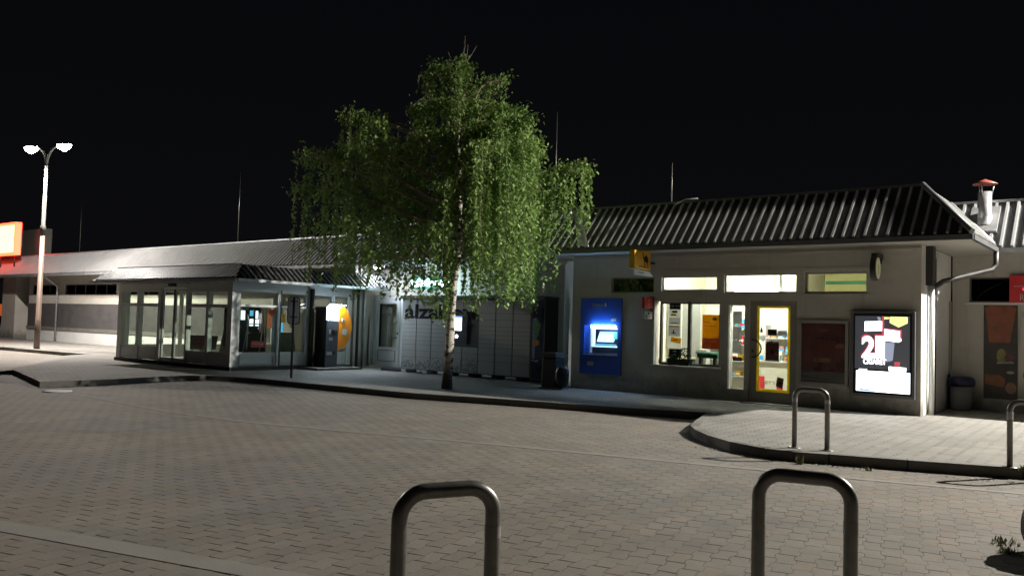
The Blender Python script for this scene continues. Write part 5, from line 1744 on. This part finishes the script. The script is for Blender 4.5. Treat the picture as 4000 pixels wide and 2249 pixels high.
t = thing('birch_tree', 'weeping birch with white bark standing on the pavement before the lockers', 'tree', (TX, TY, .12))
tr = [(1124, 978), (1126, 930), (1128, 860), (1129, 790), (1130, 740), (1133, 690), (1141, 640), (1143, 600), (1144, 540), (1141, 480), (1136, 400), (1131, 320), (1124, 250), (1130, 190), (1139, 130), (1141, 76)]
trr = [.14, .115, .105, .10, .10, .098, .09, .085, .08, .072, .06, .05, .04, .030, .018, .007]
m = MB()
pts = [TP(a, b, .05 * math.sin(i)) for i, (a, b) in enumerate(tr)]
m.tube([tuple(p) for p in pts], trr, 14)
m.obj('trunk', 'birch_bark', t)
BOUGH = [  # tip px, top py, drop range, spread, strands, depth
    (1215, 268, 400, 640, 26, 16, .8), (1250, 250, 430, 660, 26, 16, -.6), (1280, 258, 480, 745, 26, 18, .3), (1302, 282, 540, 752, 24, 18, -1.2), (1325, 312, 580, 758, 22, 18, .2),
    (1338, 350, 640, 766, 18, 16, -.5), (1240, 335, 690, 765, 30, 18, -1.8), (1265, 380, 690, 768, 30, 18, -1.0), (1297, 400, 690, 764, 26, 16, -2.0), (1200, 350, 540, 720, 26, 16, -2.0),
    (1340, 425, 690, 766, 18, 12, 1.0), (1312, 500, 700, 750, 22, 12, -.2), (1357, 482, 620, 705, 12, 7, .6), (1225, 420, 660, 740, 26, 14, 1.4), (1270, 300, 420, 560, 30, 14, -1.4),
    (1312, 340, 470, 640, 24, 14, -.9), (1235, 300, 400, 560, 26, 14, -1.6), (1190, 290, 400, 520, 24, 12, -1.2),
    (1143, 150, 230, 330, 14, 12, 0), (1128, 172, 260, 370, 16, 10, -.4), (1165, 205, 290, 420, 18, 10, -.3), (1100, 168, 270, 345, 18, 9, .2), (1062, 162, 235, 325, 16, 8, .2), (1045, 182, 250, 330, 10, 6, -.2),
    (1085, 240, 340, 470, 26, 12, -.6), (1022, 270, 350, 490, 22, 12, -.3), (1000, 332, 440, 660, 26, 13, .5), (1060, 322, 450, 620, 30, 14, -1.0), (1100, 400, 560, 720, 30, 14, .8),
    (1160, 330, 450, 640, 26, 14, -1.0), (1180, 260, 340, 460, 22, 10, .4), (1150, 240, 330, 430, 22, 10, -.6), (1040, 420, 560, 700, 34, 14, 1.6), (1150, 420, 540, 680, 30, 14, 1.8),
    (1200, 192, 235, 275, 10, 4, .3), (1225, 188, 225, 270, 12, 4, .2), (1250, 182, 225, 262, 8, 4, .4),
    (836, 294, 355, 430, 16, 10, 0), (870, 290, 380, 470, 18, 12, -.4), (902, 302, 420, 490, 16, 12, -.5), (938, 298, 360, 460, 14, 9, .3), (955, 348, 420, 540, 18, 10, .4), (832, 348, 420, 520, 16, 10, .6),
    (985, 345, 450, 580, 22, 12, 1.0), (890, 380, 470, 600, 30, 12, 1.2), (930, 400, 520, 680, 30, 12, 1.5),
    (742, 382, 480, 730, 16, 10, .6), (772, 377, 560, 740, 20, 12, .2), (802, 392, 540, 730, 22, 12, .8), (850, 460, 600, 745, 26, 13, 1.2), (900, 500, 640, 760, 28, 13, .9), (952, 452, 640, 745, 28, 13, 1.6),
    (1000, 500, 640, 740, 30, 12, 2.0), (722, 470, 600, 690, 10, 6, .4), (850, 555, 640, 725, 14, 9, -1.2), (912, 620, 690, 765, 12, 9, -1.3), (790, 480, 640, 745, 24, 10, 1.5),
    (1102, 452, 680, 800, 14, 10, -1.6), (1092, 500, 700, 785, 16, 10, -1.4), (1062, 560, 720, 805, 22, 10, -1.2), (1182, 502, 700, 800, 18, 10, -1.4), (1030, 560, 690, 752, 26, 10, .4), (1205, 560, 720, 785, 22, 10, -.8),
    (1105, 640, 740, 812, 18, 9, -1.5), (970, 560, 690, 755, 26, 10, 1.0),
    (1420, 405, 500, 565, 14, 10, .2), (1442, 388, 500, 600, 16, 14, 0), (1465, 402, 500, 575, 8, 9, .2), (1396, 452, 600, 760, 4, 3, .1), (1432, 450, 560, 640, 8, 5, -.3), (1372, 472, 560, 665, 14, 6, .4), (1385, 500, 600, 700, 8, 5, 0),
]
rr = random.Random(21)
br = MB()
LV = []   # leaf records: position, size
nps = np.random.default_rng(5)
for bi, (bx, by, d0, d1, sp, ns, dep) in enumerate(BOUGH):
    tip = TP(bx, by, dep)
    # where on the trunk this bough starts
    hz = tip.z - (.35 + .28 * abs(bx - 1130) * MPX)
    hz = max(2.3, min(7.4, hz))
    k_ = min(range(len(pts)), key=lambda i: abs(pts[i].z - hz))
    st = pts[k_]
    mid = st.lerp(tip, .5) + Vector((0, 0, .32 + .06 * (tip - st).length))
    curve = []
    for i in range(9):
        u = i / 8
        curve.append((1 - u) ** 2 * st + 2 * u * (1 - u) * mid + u * u * tip)
    ln = (tip - st).length
    br.tube([tuple(p) for p in curve], [max(.006, (.012 + .008 * ln) * (1 - .8 * i / 8)) for i in range(9)], 6, None, False)
    cents = [((rr.random() - .5) * 2 * sp * MPX, rr.gauss(0, .28)) for _ in range(max(2, ns // 4))]
    for s_ in range(ns):
        u = 1 - .42 * rr.random() ** 1.5
        p0 = (1 - u) ** 2 * st + 2 * u * (1 - u) * mid + u * u * tip
        cc_ = cents[s_ % len(cents)]
        lat = cc_[0] + rr.gauss(0, .045)
        dpt = cc_[1] + rr.gauss(0, .06)
        hoff = -abs(lat) * .35
        p = p0 + er * lat * 1.0 + ed * dpt + Vector((0, 0, hoff + rr.uniform(-.12, .08)))
        zend = (803 - rr.uniform(d0, d1)) * MPX + 1.6
        L = max(.25, p.z - zend)
        # twig from the bough to strand head
        if s_ % 3 == 0:
            br.tube([tuple(p0), tuple(p0.lerp(p, .5) + Vector((0, 0, .06))), tuple(p)], [.008, .006, .004], 4, None, False)
            br.tube([tuple(p), tuple(p + Vector((0, 0, -L * .9)))], [.004, .002], 3, None, False)
        sx, sy = rr.uniform(-.10, .10), rr.uniform(-.10, .10)
        ph = rr.uniform(0, 6)
        n = int(L / .030)
        thin = .62 + .5 * rr.random()
        for i in range(n):
            if rr.random() > thin:
                continue
            v = i / max(1, n)
            q_ = p + Vector((sx * v + .02 * math.sin(ph + 5 * v), sy * v + .02 * math.cos(ph + 4 * v), -L * v))
            LV.append((q_.x + rr.gauss(0, .022), q_.y + rr.gauss(0, .022), q_.z + rr.gauss(0, .02)))
        # bushier head
        for i in range(16):
            LV.append((p.x + rr.gauss(0, .12), p.y + rr.gauss(0, .10), p.z + rr.gauss(-.02, .07)))
    # leafy clump along the outer bough
    for i in range(60):
        u = rr.uniform(.78, 1)
        p0 = (1 - u) ** 2 * st + 2 * u * (1 - u) * mid + u * u * tip
        LV.append((p0.x + rr.gauss(0, .10), p0.y + rr.gauss(0, .10), p0.z + rr.gauss(0, .08)))
for i in range(420):
    v = rr.random()
    q_ = TP(1139 + rr.gauss(0, 3 + 12 * v), 118 + 75 * v, rr.gauss(0, .12))
    LV.append(tuple(q_))
# bare twigs at the top
for (a, b, c, d) in ((1136, 130, 1142, 74), (1132, 160, 1172, 98), (1128, 185, 1100, 118), (1140, 150, 1150, 95)):
    br.tube([tuple(TP(a, b)), tuple(TP((a + c) / 2 + 3, (b + d) / 2)), tuple(TP(c, d))], [.017, .013, .008], 5, None, False)
# a few pale heavier limbs seen through the leaves
for path in ([(1131, 325), (1142, 290), (1165, 250), (1185, 205), (1200, 190), (1235, 183)], [(1080, 265), (1060, 247), (1035, 242), (1012, 262), (1008, 280)], [(1142, 500), (1100, 470), (1086, 452), (1088, 520)],
             [(1142, 460), (1215, 430), (1285, 420), (1340, 440), (1360, 470)], [(1142, 520), (1060, 430), (960, 380), (880, 330)], [(1143, 560), (1040, 500), (900, 440), (780, 400)], [(1142, 480), (1240, 330), (1252, 318), (1265, 330), (1272, 360)]):
    n_ = len(path)
    br.tube([tuple(TP(a, b, -.3)) for a, b in path], [.036 - .022 * i / (n_ - 1) for i in range(n_)], 7, None, False)
br.obj('branches', 'branch_bark', t)
LV = np.array(LV)
# leaves cut away along the lamp's path so light reaches the lower trunk
rel = LV - np.array([TX, TY, 0])
ll = np.array([5.6 - TX, 22.0 - TY])
ll /= np.hypot(*ll)
along = rel[:, 0] * ll[0] + rel[:, 1] * ll[1]
off = np.abs(-rel[:, 0] * ll[1] + rel[:, 1] * ll[0])
# sky gap between the left lobe and the top
px_l = (rel[:, 0] * er.x + rel[:, 1] * er.y) / MPX + 1130
py_l = 803 - (rel[:, 2] - 1.6) / MPX
gap = (px_l > 962) & (px_l < 1003) & (py_l < 345)
LV = LV[~gap & ~((along > .05) & (off < .17) & (rel[:, 2] < 2.75 + .47 * along))]
n = len(LV)
print('leaves', n)
sz = nps.uniform(.022, .048, n)
yaw = nps.uniform(0, 2 * PI, n)
tilt = nps.uniform(.3, 1.35, n)
ax = np.stack([np.cos(yaw), np.sin(yaw), np.zeros(n)], 1)
ay = np.stack([-np.sin(yaw) * np.cos(tilt), np.cos(yaw) * np.cos(tilt), -np.sin(tilt)], 1)
base = np.array([TX, TY, .12])
V = np.empty((n, 4, 3))
V[:, 0] = LV
V[:, 1] = LV + ay * (sz * 1.1)[:, None] + ax * (sz * .85)[:, None]
V[:, 2] = LV + ay * (sz * 2.5)[:, None]
V[:, 3] = LV + ay * (sz * 1.1)[:, None] - ax * (sz * .85)[:, None]
V -= base
me = bpy.data.meshes.new('crown')
me.vertices.add(n * 4)
me.vertices.foreach_set('co', V.reshape(-1))
me.loops.add(n * 4)
me.loops.foreach_set('vertex_index', np.arange(n * 4, dtype=np.int32))
me.polygons.add(n)
me.polygons.foreach_set('loop_start', np.arange(0, n * 4, 4, dtype=np.int32))
me.polygons.foreach_set('loop_total', np.full(n, 4, dtype=np.int32))
me.update(calc_edges=True)
me.materials.append(MATS['birch_leaf'])
co = bpy.data.objects.new('crown', me)
COL.objects.link(co)
co.parent = t

# ------------------------------------------------------------------ world, camera, view
wd = bpy.data.worlds.new('World')
SC.world = wd
wd.use_nodes = True
nt = wd.node_tree
bg = nt.nodes['Background']
tc = nt.nodes.new('ShaderNodeTexCoord')
sx = nt.nodes.new('ShaderNodeSeparateXYZ')
nt.links.new(tc.outputs['Generated'], sx.inputs[0])
gf = map_range(nt, sx.outputs[2], 0, .45, 0, 1)
nt.links.new(mix_col(nt, gf, (.40, .40, .46), (.20, .24, .34)), bg.inputs[0])
bg.inputs[1].default_value = .0092

f, pitch, roll, yaw = 3300.0, math.radians(2.573), math.radians(1.68), math.radians(37.95)
fwd = Vector((-math.sin(yaw) * math.cos(pitch), math.cos(yaw) * math.cos(pitch), math.sin(pitch)))
rt = Vector((math.cos(yaw), math.sin(yaw), 0))
up = rt.cross(fwd)
c, s = math.cos(roll), math.sin(roll)
rt2 = rt * c + up * s
up2 = up * c - rt * s
cam = bpy.data.cameras.new('Camera')
cam.sensor_width = 36
cam.lens = 36 * f / 4000
cam.clip_start = .05
cam.clip_end = 1000
co = bpy.data.objects.new('Camera', cam)
COL.objects.link(co)
co.matrix_world = Matrix(((rt2.x, up2.x, -fwd.x, 0), (rt2.y, up2.y, -fwd.y, 0), (rt2.z, up2.z, -fwd.z, 1.6), (0, 0, 0, 1)))
SC.camera = co

vs = SC.view_settings
SC.display_settings.display_device = 'sRGB'
vs.view_transform = 'Standard'
vs.look = 'None'
vs.exposure = 0
vs.gamma = 1
cy_ = SC.cycles
cy_.max_bounces = 7
cy_.diffuse_bounces = 3
cy_.glossy_bounces = 3
cy_.transparent_max_bounces = 14
cy_.transmission_bounces = 4
cy_.sample_clamp_indirect = 4
cy_.caustics_reflective = False
cy_.caustics_refractive = False
